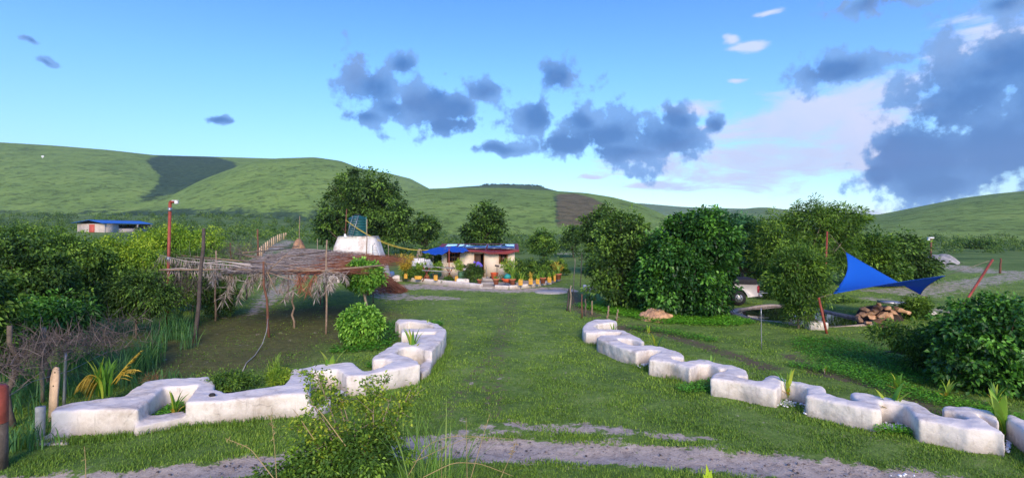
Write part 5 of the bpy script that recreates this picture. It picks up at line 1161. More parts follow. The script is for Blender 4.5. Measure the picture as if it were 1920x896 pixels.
def small(root, b, name, mt, base, sm=False):
    o = b.build(name, mt, root, smooth=sm, loc=tuple(base)); o.location = (0, 0, 0); return o
def planters():
    def plant(b, c, H, n, W, tone, m=None): blades(b, c, n, H, H * .7, W, tone, .8, .05)
    cans = [(761, 522, 'yellow jerrycan planter holding the tall palm at the left end', 0, .95), (784, 524, 'yellow jerrycan lying on its side on the left kerb', 1, .8), (817, 527, 'yellow jerrycan planter with narrow neck on the left kerb', 0, .3), (856, 529, 'yellow jerrycan standing near the green barrel', 0, .3),
            (976, 535, 'yellow can planter with spiky plant right of the wheelbarrow', 0, .75), (995, 533, 'ochre can planter left of the terracotta pot pair', 0, .6), (1008, 532, 'yellow can planter touching the terracotta pot', 0, .65), (1030, 529, 'small yellow can planter with reddish sprout', 0, .5), (1040, 527, 'narrow ochre can planter before the end pot', 0, .4)]
    for px, py, lab, lying, ph in cans:
        g = G(px, py + 7); g.z = .28; root = empty('jerrycan_planter', tuple(g)); tag(root, lab, 'jerrycan', 'yellow jerrycan planters along the kerb'); h = rng.uniform(.30, .40)
        b = MB(); w = rng.uniform(.23, .31) if px != 1040 else .16
        if lying: b.box((g.x, g.y, g.z + .12), (.5, .28, .26)); b.box((g.x + .28, g.y, g.z + .14), (.08, .1, .1))
        else:
            b.prism([(g.x - w / 2, g.y - .1), (g.x + w / 2, g.y - .1), (g.x + w / 2, g.y + .12), (g.x - w / 2, g.y + .12)], g.z, g.z + h)
            b.box((g.x - w * .2, g.y, g.z + h + .03), (w * .3, .12, .08)); b.box((g.x + w * .2, g.y, g.z + h + .06), (w * .45, .05, .03)); b.box((g.x + w * .38, g.y, g.z + h + .03), (.03, .05, .08))
        o = small(root, b, 'can_body', M_yell, g); bv = o.modifiers.new('b', 'BEVEL'); bv.width = .025; bv.segments = 2
        if px > 900:
            q = MB(); plant(q, (g.x, g.y, g.z + h - .02), ph * .85, 22, .05, .55); small(root, q, 'leaves', L_palm if px in (976,) else L_yellow if px in (995,) else L_palm, g)
    pots = [(801, 525, .14, 'small terracotta pot between the jerrycans', .25), (899, 533, .17, 'terracotta pot at the left side of the steps', .1), (930, 534, .22, 'terracotta pot with a dark stick at the right side of the steps', .25), (961, 534, .22, 'terracotta pot hidden behind the wheelbarrow load', 1.0), (1018, 531, .22, 'wide terracotta pot between two yellow cans', .5), (1047, 524, .24, 'large terracotta pot at the right end of the kerb', .9), (688, 553, .28, 'terracotta pot standing on the lawn behind the standard tree', 0)]
    for px, py, r, lab, ph in pots:
        g = G(px, py + 6) if px != 688 else G(px, py); g.z = .25 if px != 688 else 0; root = empty('flower_pot', tuple(g)); tag(root, lab, 'flower pot', 'terracotta pots')
        b = MB(); b.lathe([(0, 0), (r * .65, 0), (r * .92, r * 1.5), (r * 1.08, r * 1.5), (r * 1.1, r * 1.85), (r * .95, r * 1.85), (r * .9, r * 1.6), (0, r * 1.6)], g, 20); small(root, b, 'pot', M_terra, g)
        if ph:
            q = MB(); plant(q, (g.x, g.y, g.z + r * 1.7), ph, 16 if ph > .4 else 8, .07, .5); small(root, q, 'leaves', L_palm, g)
    g = G(930, 540); g.z = .25; b = MB(); b.tube([g + Vector((.05, 0, .3)), g + Vector((.07, 0, 1.25))], .025, 6); b.box(g + Vector((.07, 0, 1.27)), (.3, .06, .12), ry=.2); tag(b.build('hand_tool', M_woodd), 'dark wooden tool standing upright in the pot by the steps', 'tool')
    g = P(902, 0, 41.7); g.z = .2; b = MB(); g = Vector((X(914), 41.7, .2)); b.tube([g, g + Vector((-.12, .25, 1.0))], .018, 5); b.box(g + Vector((0, 0, .05)), (.18, .08, .12)); tag(b.build('broom', M_metal), 'thin-handled broom leaning on the wall right of the door', 'broom')
    g = Vector((X(927, 40.5), 40.5, .2)); b = MB(); b.lathe([(0, .0), (.2, 0), (.3, .5), (.32, .52), (.28, .5), (.18, .05)], g, 20); tag(b.build('plastic_basin', M_orange, smooth=True), 'orange plastic bucket against the cottage wall right of the door', 'bucket')
    g = Vector((X(921, 41), 41, .2)); b = MB(); b.lathe([(0, .2), (.12, .16), (.16, .0)], g, 12); tag(b.build('shoe_pile', M_black), 'small black bundle at the foot of the cottage wall', 'bundle')
    # plants on terrace
    for px, d, els, lm, lab, nc, L, W in [(887, 38.3, [(887,514,16,17),(884,505,10,10)], L_dark, 'bushy dark green shrub left of the cottage door', 130, .16, .03), (952, 39.5, [(945,525,12,7),(960,520,12,9)], L_mid, 'leafy green plant behind the wheelbarrow', 50, .14, .06), (845, 39, [(840,525,9,6)], L_mid, 'low green plant between two jerrycans', 30, .12, .05), (820, 40, [(820,500,8,7)], L_lime, 'small yellowish plant before the cottage window', 22, .12, .05), (862, 39.5, [(860,496,5,7)], L_lime, 'yellow-green plant growing out of the green barrel', 22, .14, .05),
            (1000, 41, [(985,515,14,9),(1010,512,18,10),(1030,515,14,9)], L_mid, 'row of mixed green plants behind the right planters', 120, .16, .06), (1000, 46, [(985,500,22,12),(1015,498,24,12),(1045,500,20,12)], L_mid, 'rough green bushes behind the terrace right of the cottage', 150, .2, .08), (768, 41, [(765,512,12,9),(790,512,14,8)], L_mid, 'green undergrowth behind the left jerrycans', 70, .16, .06), (815, 44, [(800,478,20,14),(815,492,22,12)], L_dark, 'dark shrub behind the hanging laundry', 110, .2, .09)]:
        b = Vector((X(px, d), d, .12)); tree('garden_plant', b, [pe(a, c, d, e, f, e * d / F * .8, b) for a, c, e, f in els], lm, nc, 34, L, W, .22, .02, lab, 'plant', nb=6)
    for px, py, H, n, m, lab, W in [(760, 41, 1.9, 26, L_yellow, 'tall yellow-green palm at the left end of the terrace', .13), (786, 41, 1.25, 26, L_palm, 'lower green palm left of the laundry', .11), (955, 40.3, 1.5, 22, L_palm, 'variegated leafy plant behind the wheelbarrow', .13), (1044, 42.3, 1.2, 18, L_yellow, 'yellowish feathery plant above the end pot', .07)]:
        c = Vector((X(px, py), py, .25)); root = empty('potted_palm', tuple(c)); tag(root, lab, 'palm'); b = MB()
        for k in range(n):
            th = rng.uniform(0, 6.28); h = H * rng.uniform(.6, 1.05); l = H * .45 * rng.uniform(.3, 1); tt = np.linspace(0, 1, 6); pts = np.array(c) + np.stack([np.cos(th) * l * tt ** 1.5, np.sin(th) * l * tt ** 1.5, h * (1.3 * tt - .35 * tt ** 2.4)], -1)
            b.tube(pts, np.linspace(.012, .004, 6), 3, rnd=.5, cap=False); nn = 26; s = rng.uniform(.35, 1, nn); q = np.stack([np.interp(s, tt, pts[:, a]) for a in range(3)], -1); b.leaves(q, unit(rdir(nn) + (np.cos(th) * .5, np.sin(th) * .5, .2)), rdir(nn), .28 * H / 1.5, W * .4, np.clip(rng.normal(.55, .2, nn), 0, 1))
        small(root, b, 'fronds', m, c)
planters()

def yard_things():
    # wheelbarrow
    g = Vector((X(951, 36.6), 36.6, 0)); root = empty('wheelbarrow', tuple(g)); tag(root, 'orange-red wheelbarrow parked before the terrace kerb', 'wheelbarrow')
    b = MB()
    def tray(u, v):
        a = u * 2 * math.pi; k = v; rx, ry = .22 + .22 * k, .18 + .16 * k; return np.array([g.x + rx * math.cos(a), g.y + ry * math.sin(a), .36 + .26 * k])
    b.grid(tray, 20, 4); b.lathe([(0, .362), (.22, .362)], (g.x, g.y, 0), 19, sy=.82); o = small(root, b, 'tray', M_orange, g, True); o.modifiers.new('s', 'SOLIDIFY').thickness = .015
    b = MB()
    for sy in (-1, 1):
        b.tube([(g.x + .5, g.y + .05 * sy, .2), (g.x + .1, g.y + .16 * sy, .34), (g.x - .55, g.y + .26 * sy, .5)], .018, 6)
        b.tube([(g.x - .12, g.y + .18 * sy, .38), (g.x - .2, g.y + .2 * sy, 0)], .016, 6)
    b.tube([(g.x - .2, g.y - .2, .1), (g.x - .2, g.y + .2, .1)], .012, 5); small(root, b, 'frame', M_black, g)
    b = MB(); t = np.linspace(0, 2 * np.pi, 21); b.tube([(g.x + .42 + .17 * math.cos(a), g.y, .2 + .17 * math.sin(a)) for a in t], .035, 8); wh = small(root, b, 'wheel', M_black, g, True); b = MB(); b.tube([(g.x + .42, g.y - .03, .2), (g.x + .42, g.y + .03, .2)], .1, 10); small(wh, b, 'rim', M_metal, g)
    b = MB(); b.lathe([(0, .32), (.14, .3), (.26, .15), (.24, 0), (0, -.05)], (g.x + .02, g.y, .62), 14); o = b.build('teal_sack', M_teal, smooth=True); tag(o, 'crumpled teal sack lying in the wheelbarrow', 'sack'); m = o.modifiers.new('d', 'DISPLACE'); tx = bpy.data.textures.new('q', 'CLOUDS'); tx.noise_scale = .12; m.texture = tx; m.strength = .12
    # barrel
    g = Vector((X(866, 39.7), 39.7, .12)); b = MB(); b.lathe([(0, 0), (.26, 0), (.27, .06), (.30, .25), (.27, .3), (.30, .35), (.31, .6), (.30, .72), (.26, .74), (.26, .66), (0, .66)], g, 24); tag(b.build('plastic_barrel', simple('green_plastic', (.08, .19, .10), .6), smooth=True), 'faded green plastic barrel left of the leafy bush', 'barrel')
    # laundry
    root = empty('clothes_line', (X(790, 43), 43, 0)); base = Vector(root.location); tag(root, 'washing line between two thin poles left of the cottage', 'clothes line')
    b = MB(); b.tube([P(772, 482, 43), P(790, 484, 43), P(812, 482, 43)], .008, 4); small(root, b, 'line', M_metal, base)
    for px in (772, 812): b = MB(); p = P(px, 480, 43); b.tube([(p.x, 43, .05), p], .03, 6); small(root, b, 'pole', M_barkl, base)
    for px, w, y0, y1, lab, ry in ((779, 9, 484, 499, 'left white shirt on the washing line', .1), (790, 10, 484, 504, 'long white cloth in the middle of the washing line', -.05), (801, 11, 486, 503, 'right white shirt billowing on the washing line', -.35)):
        c0, c1 = P(px - w / 2, y0, 43), P(px + w / 2, y1, 43)
        def cl(u, v): return np.array([c0.x + (c1.x - c0.x) * u * (1 + .25 * v) + (-ry) * v * .8, 43 + .07 * math.sin(u * 9 + v * 3), c0.z + (c1.z - c0.z) * v * (1 - .15 * abs(u - .5))])
        b = MB(); b.grid(cl, 12, 12)
        if px != 790:
            for s_ in (-1, 1): q = P(px + s_ * w / 2, y0 + 1, 43); b.grid(lambda u, v: np.array([q.x + s_ * .16 * u - ry * .2 * u, 43 + .05 * math.sin(v * 5), q.z - .05 - .22 * v - .2 * u]), 4, 4)
        tag(b.build('hanging_laundry', M_cloth, smooth=True), lab, 'laundry', 'white laundry')
    b = MB(); c = P(787, 478, 43.5); b.lathe([(.001, .55), (.12, .5), (.2, .3), (.25, 0), (.3, -.4), (.28, -.8)], c, 12); o = b.build('wrapped_bundle', M_barkl, smooth=True); tag(o, 'pale wrapped bundle on the pole above the laundry', 'bundle')
    m = o.modifiers.new('d', 'DISPLACE'); tx = bpy.data.textures.new('q2', 'CLOUDS'); tx.noise_scale = .2; m.texture = tx; m.strength = .25
    # tarp awning
    A = [P(790, 471, 40.5), P(842, 466, 39.6), P(878, 473, 41.0), P(832, 474, 41.8)]
    root = empty('tarp_awning', tuple(Vector((A[1].x, A[1].y, .1)))); base = Vector(root.location); tag(root, 'blue tarpaulin awning stretched from the cottage roof over the bench', 'awning')
    b = MB(); 
    q0, q1, q2, q3 = [np.array(p) for p in (P(790, 471.5, 40.3), P(880, 471, 40.9), P(822, 463, 42.6), P(872, 464, 42.2))]
    def tp(u, v): p = (q0 * (1 - u) + q1 * u) * (1 - v) + (q2 * (1 - u) + q3 * u) * v; s = math.sin(math.pi * u); p[2] += -.30 * s * (1 - v) * (1.3 - u) + .22 * math.exp(-((u - .58) / .12) ** 2) * (1 - v * .6) - .035 * math.sin(u * 31 + 4 * v) * (1 - v) + .02 * math.sin(u * 57 - v * 9); return p
    b.grid(tp, 48, 16); o = small(root, b, 'tarpaulin', M_tarp, base, True); o.modifiers.new('s', 'SOLIDIFY').thickness = .01
    b = MB(); p = P(842, 466, 40.3); b.tube([(p.x, 40.3, .1), p], .035, 8); b.tube([p + Vector((-.15, 0, .1)), p + Vector((.15, 0, .12))], .02, 5); small(root, b, 'prop_pole', M_red, base)
    # picnic table/bench frame
    g = Vector((X(825, 40), 40, .12)); root = empty('picnic_table', tuple(g)); tag(root, 'long low wooden table with red crossed legs under the tarp', 'table')
    b = MB(); p0, p1 = P(795, 498, 40.2), P(852, 503, 40); b.box(((p0.x + p1.x) / 2, 40.1, (p0.z + p1.z) / 2), (p1.x - p0.x, .7, .06), ry=.08); small(root, b, 'table_top', M_greyw, g)
    b = MB(); p0, p1 = P(792, 506, 39.6), P(845, 510, 39.4); b.box(((p0.x + p1.x) / 2, 39.5, (p0.z + p1.z) / 2), (p1.x - p0.x, .25, .05), ry=.06); small(root, b, 'bench_seat', M_greyw, g)
    for xx in (800, 843):
        for s_ in (-1, 1): b = MB(); b.tube([P(xx - 7 * s_, 500, 40), Vector((X(xx + 8 * s_, 39.8), 39.8, .12))], .035, 5); small(root, b, 'leg', M_red, g)
    # cables
    b = MB()
    for k, (zo) in enumerate((0, .12)):
        a, c = np.array(P(648, 412.5, 40)), np.array(P(818, 468 - 2 * k, 42.5)); t = np.linspace(0, 1, 24)[:, None]; pts = a * (1 - t) + c * t; pts[:, 2] -= (.75 + zo) * 4 * (t * (1 - t))[:, 0]; b.tube(pts, .022, 5)
    tag(b.build('yellow_cable', simple('yellow_cable', (.45, .36, .06), .6)), 'pair of yellow cables sagging from the tank pole to the cottage roof', 'cable')
yard_things()

def tank():
    d = 40; cx = X(664, d); b = MB(); zt = Zp(443.5, d)
    root_lab = 'tapered plastered white mound carrying the water tank'
    def mo(u, v):
        a = u * 2 * math.pi; n = 5; c, s = math.cos(a), math.sin(a); q = (abs(c) ** n + abs(s) ** n) ** (-1 / n); r = 2.45 - .95 * v ** 1.2; return np.array([cx + q * c * r * .96, d + 1.2 + q * s * r * .7, -.1 + (zt + .1) * v])
    b.grid(mo, 65, 14); b.grid(lambda u, v: np.array([cx, d + 1.2, zt]) + (mo(u, 1) - np.array([cx, d + 1.2, zt])) * v + np.array([0, 0, .02]), 65, 3)
    o = b.build('plastered_mound', M_mound, smooth=True); tag(o, root_lab, 'plinth'); o.modifiers.new('w', 'WELD').merge_threshold = .02
    m = o.modifiers.new('d', 'DISPLACE'); tx = bpy.data.textures.new('m', 'CLOUDS'); tx.noise_scale = .5; m.texture = tx; m.strength = .12
    c = Vector((X(669, 41), 41.2, zt + .02)); root = empty('water_tank', tuple(c)); tag(root, 'dark green ribbed plastic water tank on the white mound', 'water tank'); r = .66
    prof = [(0, 0), (r, 0)]; z = .04
    while z < 1.25: prof += [(r, z), (r + .03, z + .03), (r + .03, z + .09), (r, z + .12)]; z += .2
    prof += [(r, 1.3), (r * .92, 1.42), (r * .4, 1.55), (r * .35, 1.62), (0, 1.64)]
    b = MB(); b.lathe(prof, c, 28); small(root, b, 'tank_body', simple('tank_green', (.012, .085, .085), .45), c)
    b = MB(); b.lathe([(.25, 1.6), (.27, 1.68), (0, 1.71)], c, 18); small(root, b, 'lid', M_black, c)
    b = MB(); b.tube([c + Vector((.72, -.2, 0)), c + Vector((.72, -.2, 1.5)), c + Vector((.4, -.1, 1.52))], .025, 6); small(root, b, 'pipe', simple('pipe_green', (.10, .30, .22), .5), c)
    def ladder(p0, p1, w, n, mt, lab, hx=(1, 0, 0)):
        root = empty('ladder', tuple(p0)); tag(root, lab, 'ladder'); p0, p1 = Vector(p0), Vector(p1); h = Vector(hx) * w / 2
        for s_ in (-1, 1): b = MB(); b.tube([p0 + h * s_, p1 + h * s_], .022, 6); small(root, b, 'rail', mt, p0)
        for k in range(n): b = MB(); q = p0.lerp(p1, (k + .7) / (n + .4)); b.tube([q - h, q + h], .016, 5); small(root, b, 'rung', mt, p0)
    ladder(P(655, 444, 40.1), P(667, 404, 40.3), .42, 9, M_metal, 'steel ladder leaning against the green water tank')
    ladder(P(712, 492, 39.3), P(700, 458, 40.3), .4, 9, M_white, 'white ladder leaning on the right slope of the mound', (.8, .6, 0))
    g = Vector((X(647, 40.2), 40.2, zt)); root = empty('camera_pole', tuple(g)); tag(root, 'brown pole with a white camera on top left of the tank', 'pole')
    b = MB(); b.tube([g - Vector((0, 0, .1)), P(650, 392, 40.2)], .04, 7); small(root, b, 'pole', M_woodr, g)
    b = MB(); p = P(650, 390, 40.2); b.lathe([(0, .22), (.07, .18), (.09, 0), (.06, -.2), (.06, -.45), (0, -.45)], p, 10); b.box(p + Vector((.08, -.05, -.02)), (.2, .12, .12)); small(root, b, 'camera_head', M_white, p)
    g = G(688, 520); pole('timber_post', Vector((X(688, 39.2), 39.2, 0)), P(688, 411, 39.2), .045, M_wood, 'tall thin pole in front of the mound crossing the tank edge', 'post')
    g = Vector((X(699, 39), 39, 0)); b = MB(); b.tube([g + Vector((0, 0, 0)), P(699, 470, 39), P(699, 460, 39), P(703, 456, 39)], .03, 6); tag(b.build('bent_pipe', M_metal), 'bent grey pipe beside the white ladder', 'pipe')
tank()

def blue_building():
    d = 118; z0 = Zp(440, d) - .3; root = empty('blue_roofed_shed', (X(210, d), d, z0)); base = Vector(root.location); tag(root, 'long pale shed with a blue metal roof and red door in the scrub at left', 'building')
    def add(b, name, mt, par=None): o = b.build(name, mt, par or root, loc=tuple(base)); o.location = (0, 0, 0); return o
    x0, xc = X(140, d), X(196, d); zt = Zp(419.5, d); Pc = Vector((xc, d, 0)); far = Vector((X(282, 135), 135, 0)); back = Vector((x0, d + 1.0, 0))
    wd = unit(np.array([far.x - Pc.x, far.y - Pc.y])); 
    w = MB(); def_ = []
    def wall(a, c, zb, zt_, t=.2):
        v = unit(np.array([c[0] - a[0], c[1] - a[1]])); n = np.array([-v[1], v[0]]) * t; w.prism([(a[0], a[1]), (c[0], c[1]), (c[0] + n[0], c[1] + n[1]), (a[0] + n[0], a[1] + n[1])], zb, zt_)
    L = np.array([Pc.x, Pc.y]); Fp = np.array([far.x, far.y]); Bk = np.array([back.x, back.y]); off = Fp - L
    wall(Bk, L, z0 - 1, zt); wall(L, L + off * .28, z0 - 1, zt); wall(L + off * .28, Fp, z0 - 1, zt - 1.05, .2)
    for t in (.66, .985): q = L + off * t; w.prism([(q[0], q[1]), (q[0] + .35, q[1]), (q[0] + .35, q[1] + .3), (q[0], q[1] + .3)], zt - 1.06, zt)
    wall(Bk + off, Fp, z0 - 1, zt); wall(Bk, Bk + off, z0 - 1, zt)
    add(w, 'wall', simple('pinkish_wall', (.50, .43, .37), .9, scale=1.5, var=.2))
    dr = MB(); dx0, dx1 = X(163, d - .3), X(173, d - .3); dr.box(((dx0 + dx1) / 2, d + .35, (z0 + Zp(422, d)) / 2), (dx1 - dx0, .12, Zp(422, d) - z0 + .3)); dr.box(((dx0 + dx1) / 2, d + .27, (z0 + Zp(422, d)) / 2), (.06, .04, Zp(422, d) - z0)); add(dr, 'door', simple('red_door', (.50, .10, .07), .6))
    mid = (Bk + L) / 2 + np.array([.1, 0]); zr = Zp(413.5, d) + .0; ov = unit(off) * .9; r = MB()
    def sl(a, c):
        pts = [np.array([*(a - ov), zt + .12]), np.array([*(a + off + ov), zt + .12]), np.array([*(c + off + ov), zr + .12]), np.array([*(c - ov), zr + .12])]; r.grid(lambda u, v: (pts[0] * (1 - u) + pts[1] * u) * (1 - v) + (pts[3] * (1 - u) + pts[2] * u) * v + np.array([0, 0, .03 * math.sin(u * 200)]), 120, 4)
    e1 = L + (L - mid) * .12; e2 = Bk + (Bk - mid) * .3; sl(e1, mid); sl(e2, mid)
    o = add(r, 'roof', simple('blue_roof', (.03, .15, .48), .45, var=.15)); o.modifiers.new('s', 'SOLIDIFY').thickness = .08
    g = MB(); n_ = np.array([0, .3]); V = [(*(Bk + n_), zt - .02), (*(L + n_), zt - .02), (*(mid + n_), zr)]; g.add(V, [[0, 1, 2]]); add(g, 'gable', M_dark)
blue_building()

# ------------------------------------------------------------ pickup
def pickup():
    # local: x forward (-x world ... truck points left), origin at rear axle ground
    d = 28.9; g = Vector((X(1377, d), d, 0)); root = empty('pickup_truck', tuple(g), R(180 - 8)); tag(root, 'white pickup parked behind the central bushes, rear end showing', 'pickup truck')
    paint = simple('shaded_white_car_paint', (.50, .47, .45), .35, var=.15, scale=2, bump=0, spec=.5)  # white paint, darkened in its base colour for the shade of the trees
    def add(b, name, mt, par=None, sm=False): return b.build(name, mt, par or root, smooth=sm)
    Wd = 1.75
    b = MB()
    # side profile of the body (x forward, z), with wheel arches, extruded across y
    def arch(cx, r=.46, n=10): return [(cx + r * math.cos(a), .40 + r * math.sin(a)) for a in np.linspace(math.pi, 0, n)]
    prof = [(-.98, .50), (-.46, .46)] + arch(0) [1:-1] + [(.46, .42), (2.55, .42)] + arch(3.05)[1:-1] + [(3.52, .45), (3.95, .50), (3.98, .85), (3.85, 1.02), (2.75, 1.12), (2.65, 1.08), (.75, 1.08), (.75, 1.12), (-.98, 1.10)]
    n = len(prof); V = np.array([(x, -Wd / 2, z) for x, z in prof] + [(x, Wd / 2, z) for x, z in prof]); i = np.arange(n); j = (i + 1) % n
    b.add(V, np.stack([i, j, j + n, i + n], -1))
    from mathutils.geometry import tessellate_polygon
    tri = np.array([list(t) for t in tessellate_polygon([[Vector((x, z, 0)) for x, z in prof]])]); b.F += [tri, tri[:, ::-1] + n]; b.A += [np.full(len(tri), .5)] * 2; b.M += [np.zeros(len(tri), int)] * 2
    o = add(b, 'body', paint); bv = o.modifiers.new('b', 'BEVEL'); bv.width = .03; bv.segments = 2; bv.limit_method = 'ANGLE'
    b = MB()  # cab
    V = []
    for y, k in ((-Wd / 2 + .03, 0), (Wd / 2 - .03, 0)):
        V += [(.75, y, 1.08), (2.75, y, 1.08), (2.1, y * .86, 1.66), (.85, y * .86, 1.68)]
    b.add(V, [(0, 1, 2, 3), (7, 6, 5, 4), (1, 5, 6, 2), (0, 3, 7, 4), (3, 2, 6, 7)]); o = add(b, 'cab', paint); bv = o.modifiers.new('b', 'BEVEL'); bv.width = .05; bv.segments = 2
    for s_ in (-1, 1):
        b = MB(); y = s_ * (Wd / 2 - .03); 
        def q(x, z): return (x, y * (1 - .14 * (z - 1.08) / .6) + s_ * .012, z)
        b.add([q(.95, 1.14), q(1.65, 1.14), q(1.65, 1.58), q(.98, 1.58)], [(0, 1, 2, 3)]); b.add([q(1.72, 1.14), q(2.55, 1.14), q(2.12, 1.56), q(1.72, 1.58)], [(0, 1, 2, 3)]); add(b, 'side_window', M_glass)
        b = MB(); b.box((-.96, s_ * (Wd / 2 - .06), .87), (.10, .14, .34)); add(b, 'tail_light', simple('tail_lens', (.35, .02, .03), .25, bump=0))
        b = MB(); b.box((3.93, s_ * (Wd / 2 - .22), .80), (.10, .34, .16)); add(b, 'headlight', M_metal)
    b = MB(); b.box((-1.10, 0, .52), (.16, Wd * .96, .14)); b.box((-1.03, 0, .5), (.2, .5, .05)); add(b, 'rear_bumper', M_metal)
    b = MB(); b.box((-.99, 0, .82), (.03, Wd - .36, .46)); b.box((-1.01, 0, .95), (.02, .2, .05)); add(b, 'tailgate', paint)
    b = MB(); b.box((-.12, 0, 1.24), (1.66, Wd - .12, .28)); o = add(b, 'load_cover', M_black); bv = o.modifiers.new('b', 'BEVEL'); bv.width = .08; bv.segments = 3
    for cx in (0, 3.05):
        for s_ in (-1, 1):
            b = MB(); y0 = s_ * (Wd / 2 - .24); y1 = s_ * (Wd / 2 + .0)
            ax = (np.linspace(y0, y1, 5)); rr = [.33, .375, .38, .375, .33]; b.tube([(cx, a, .38) for a in ax], rr, 28); w = add(b, 'wheel', M_black)
            b = MB(); b.tube([(cx, y1 - s_ * .01, .38), (cx, y1 + s_ * .012, .38)], [.215, .20], 20); rm = add(b, 'rim', M_metal, w)
            b = MB()
            for k in range(6): a = k * math.pi / 3; b.box((cx + .12 * math.cos(a), y1 + s_ * .014, .38 + .12 * math.sin(a)), (.07, .02, .05), ry=-a)
            add(b, 'rim_opening', M_black, rm)
    b = MB(); b.box((-1.35, .35, .62), (.6, .03, .03)); b.box((-1.35, -.35, .62), (.6, .03, .03)); add(b, 'tow_rail', M_metal)
pickup()

# ------------------------------------------------------------ pond, rocks, sail
def pond():
    pg = np.array([(p.x, p.y) for p in PONDG]); c = pg.mean(0)
    b = MB(); q = c + (pg - c) * .999; V = np.c_[q, np.full(len(q), -.03)]; b.add(V, np.arange(len(q))[None, ::-1]); o = b.build('pond_water', M_water); o['kind'] = 'structure'
    if o.data.polygons[0].normal.z < 0: o.data.flip_normals()
    b = MB(); cl = np.vstack([pg, pg[:1]]); cum = np.concatenate([[0], np.cumsum(np.hypot(*(cl[1:] - cl[:-1]).T))]); n = 150
    s = np.linspace(0, cum[-1], n + 1)[:-1]; ring = np.stack([np.interp(s, cum, cl[:, k]) for k in (0, 1)], -1)
    tg = unit(np.roll(ring, -1, 0) - np.roll(ring, 1, 0)); nr = np.stack([tg[:, 1], -tg[:, 0]], -1); ar = np.sum(ring[:, 0] * np.roll(ring[:, 1], -1) - np.roll(ring[:, 0], -1) * ring[:, 1])
    if ar < 0: nr = -nr
    wv = .20 + .05 * np.sin(s * 1.9); h = .05 + .02 * np.sin(s * 2.3)
    rows = [np.c_[ring - nr * .02, np.full(n, -.6)], np.c_[ring, h], np.c_[ring + nr * (wv * .9)[:, None], h + .01], np.c_[ring + nr * wv[:, None] * 1.15, np.full(n, -.05)]]
    V = np.vstack(rows); i = np.arange(n); j = (i + 1) % n
    for k in range(3): b.add(V if k == 0 else np.zeros((0, 3)), np.stack([i + k * n, j + k * n, j + (k + 1) * n, i + (k + 1) * n], -1) - (0 if k == 0 else b.n))
    o = b.build('pond_rim', plaster('pond_rim_concrete', (.46, .37, .29), (.22, .17, .13), .8, .02), smooth=False); tag(o, 'rough pale concrete rim round the pond', 'pond rim')
    b = MB(); g = G(1534, 618); b.box((g.x, g.y + .15, .13), (.75, .45, .34)); o = b.build('concrete_block', M_plaster); lumpy(o, .04, 3, .05); tag(o, 'white plastered block on the pond rim by the red stake', 'block')
    k = 0
    spots = [(1612,598,.26),(1628,604,.24),(1618,590,.24),(1650,602,.30),(1655,590,.34),(1630,588,.26),(1640,583,.28),(1668,592,.32),(1635,594,.30),(1675,584,.24),(1650,578,.26),(1622,580,.24),(1664,578,.24),(1690,582,.24),(1680,578,.20),(1642,574,.20),(1655,610,.24),(1606,592,.20),(1700,586,.20),(1648,570,.16)]
    names = ['flat', 'squat', 'angular', 'broad', 'tilted']
    for px, py, r in spots:
        base = G(px, max(py, 596) + 4 + r * 10); z = max(.05, P(px, py, base.y).z); b = MB(); c_ = Vector((base.x, base.y, z)); 
        r *= .85; pts = rdir(12) * np.array([r * 1.3, r * .8, r * .62]); import bmesh
        bm = bmesh.new(); [bm.verts.new(p) for p in pts]; bmesh.ops.convex_hull(bm, input=bm.verts); me = bpy.data.meshes.new('rock'); 
        bmesh.ops.bevel(bm, geom=bm.edges[:], offset=r * .07, segments=1, affect='EDGES'); bm.to_mesh(me); bm.free(); me.materials.append(M_stone); o = bpy.data.objects.new('rock', me); COL.objects.link(o); o.location = c_; o.rotation_euler = (rng.uniform(-.4, .4), rng.uniform(-.4, .4), rng.uniform(0, 6))
        tag(o, 'broken tan building stone in the pile below the blue sail', 'rock', 'tan stones piled by the pond'); k += 1
    g = G(1672, 606); b = MB(); b.lathe([(.95, -.05), (.8, .3), (.45, .5), (.01, .58)], (g.x + .35, g.y + 1.3, 0), 16); o = b.build('earth_mound', M_soil, smooth=True); tag(o, 'dark earth mound under the stone pile', 'mound')
    b = MB(); p = P(1672, 567, 27); b.box(p, (1.1, .6, .12), ry=.05); tag(b.build('grey_slab', M_metal), 'bluish grey sheet lying on top of the stone pile', 'sheet')
    b = MB(); g = G(1742, 591); b.lathe([(.2, -.02), (.24, .1), (.15, .2), (.01, .22)], g, 10, sx=1.5); tag(b.build('boulder', M_plaster, smooth=True), 'small white stone in the grass right of the leaning pole', 'boulder')
    for px, d, els, lm, lab, nc in [(1590, 29, [(1570,585,22,14),(1600,580,22,16),(1585,570,20,10)], L_mid, 'low green shrub on the far pond bank left of the stones', 110), (1720, 24, [(1715,580,20,18),(1700,600,16,12)], L_mid, 'green shrub right of the stone pile', 100), (1445, 31, [(1440,555,14,26),(1452,545,18,24)], L_dark, 'dark shrub behind the left end of the pond', 120)]:
        b = P(px, 0, d); b.z = 0; tree('bush', b, [pe(a, c, d, e, f, e * d / F * .8, b) for a, c, e, f in els], lm, nc, 36, .16, .05, .28, .03, lab, 'shrub')
pond()

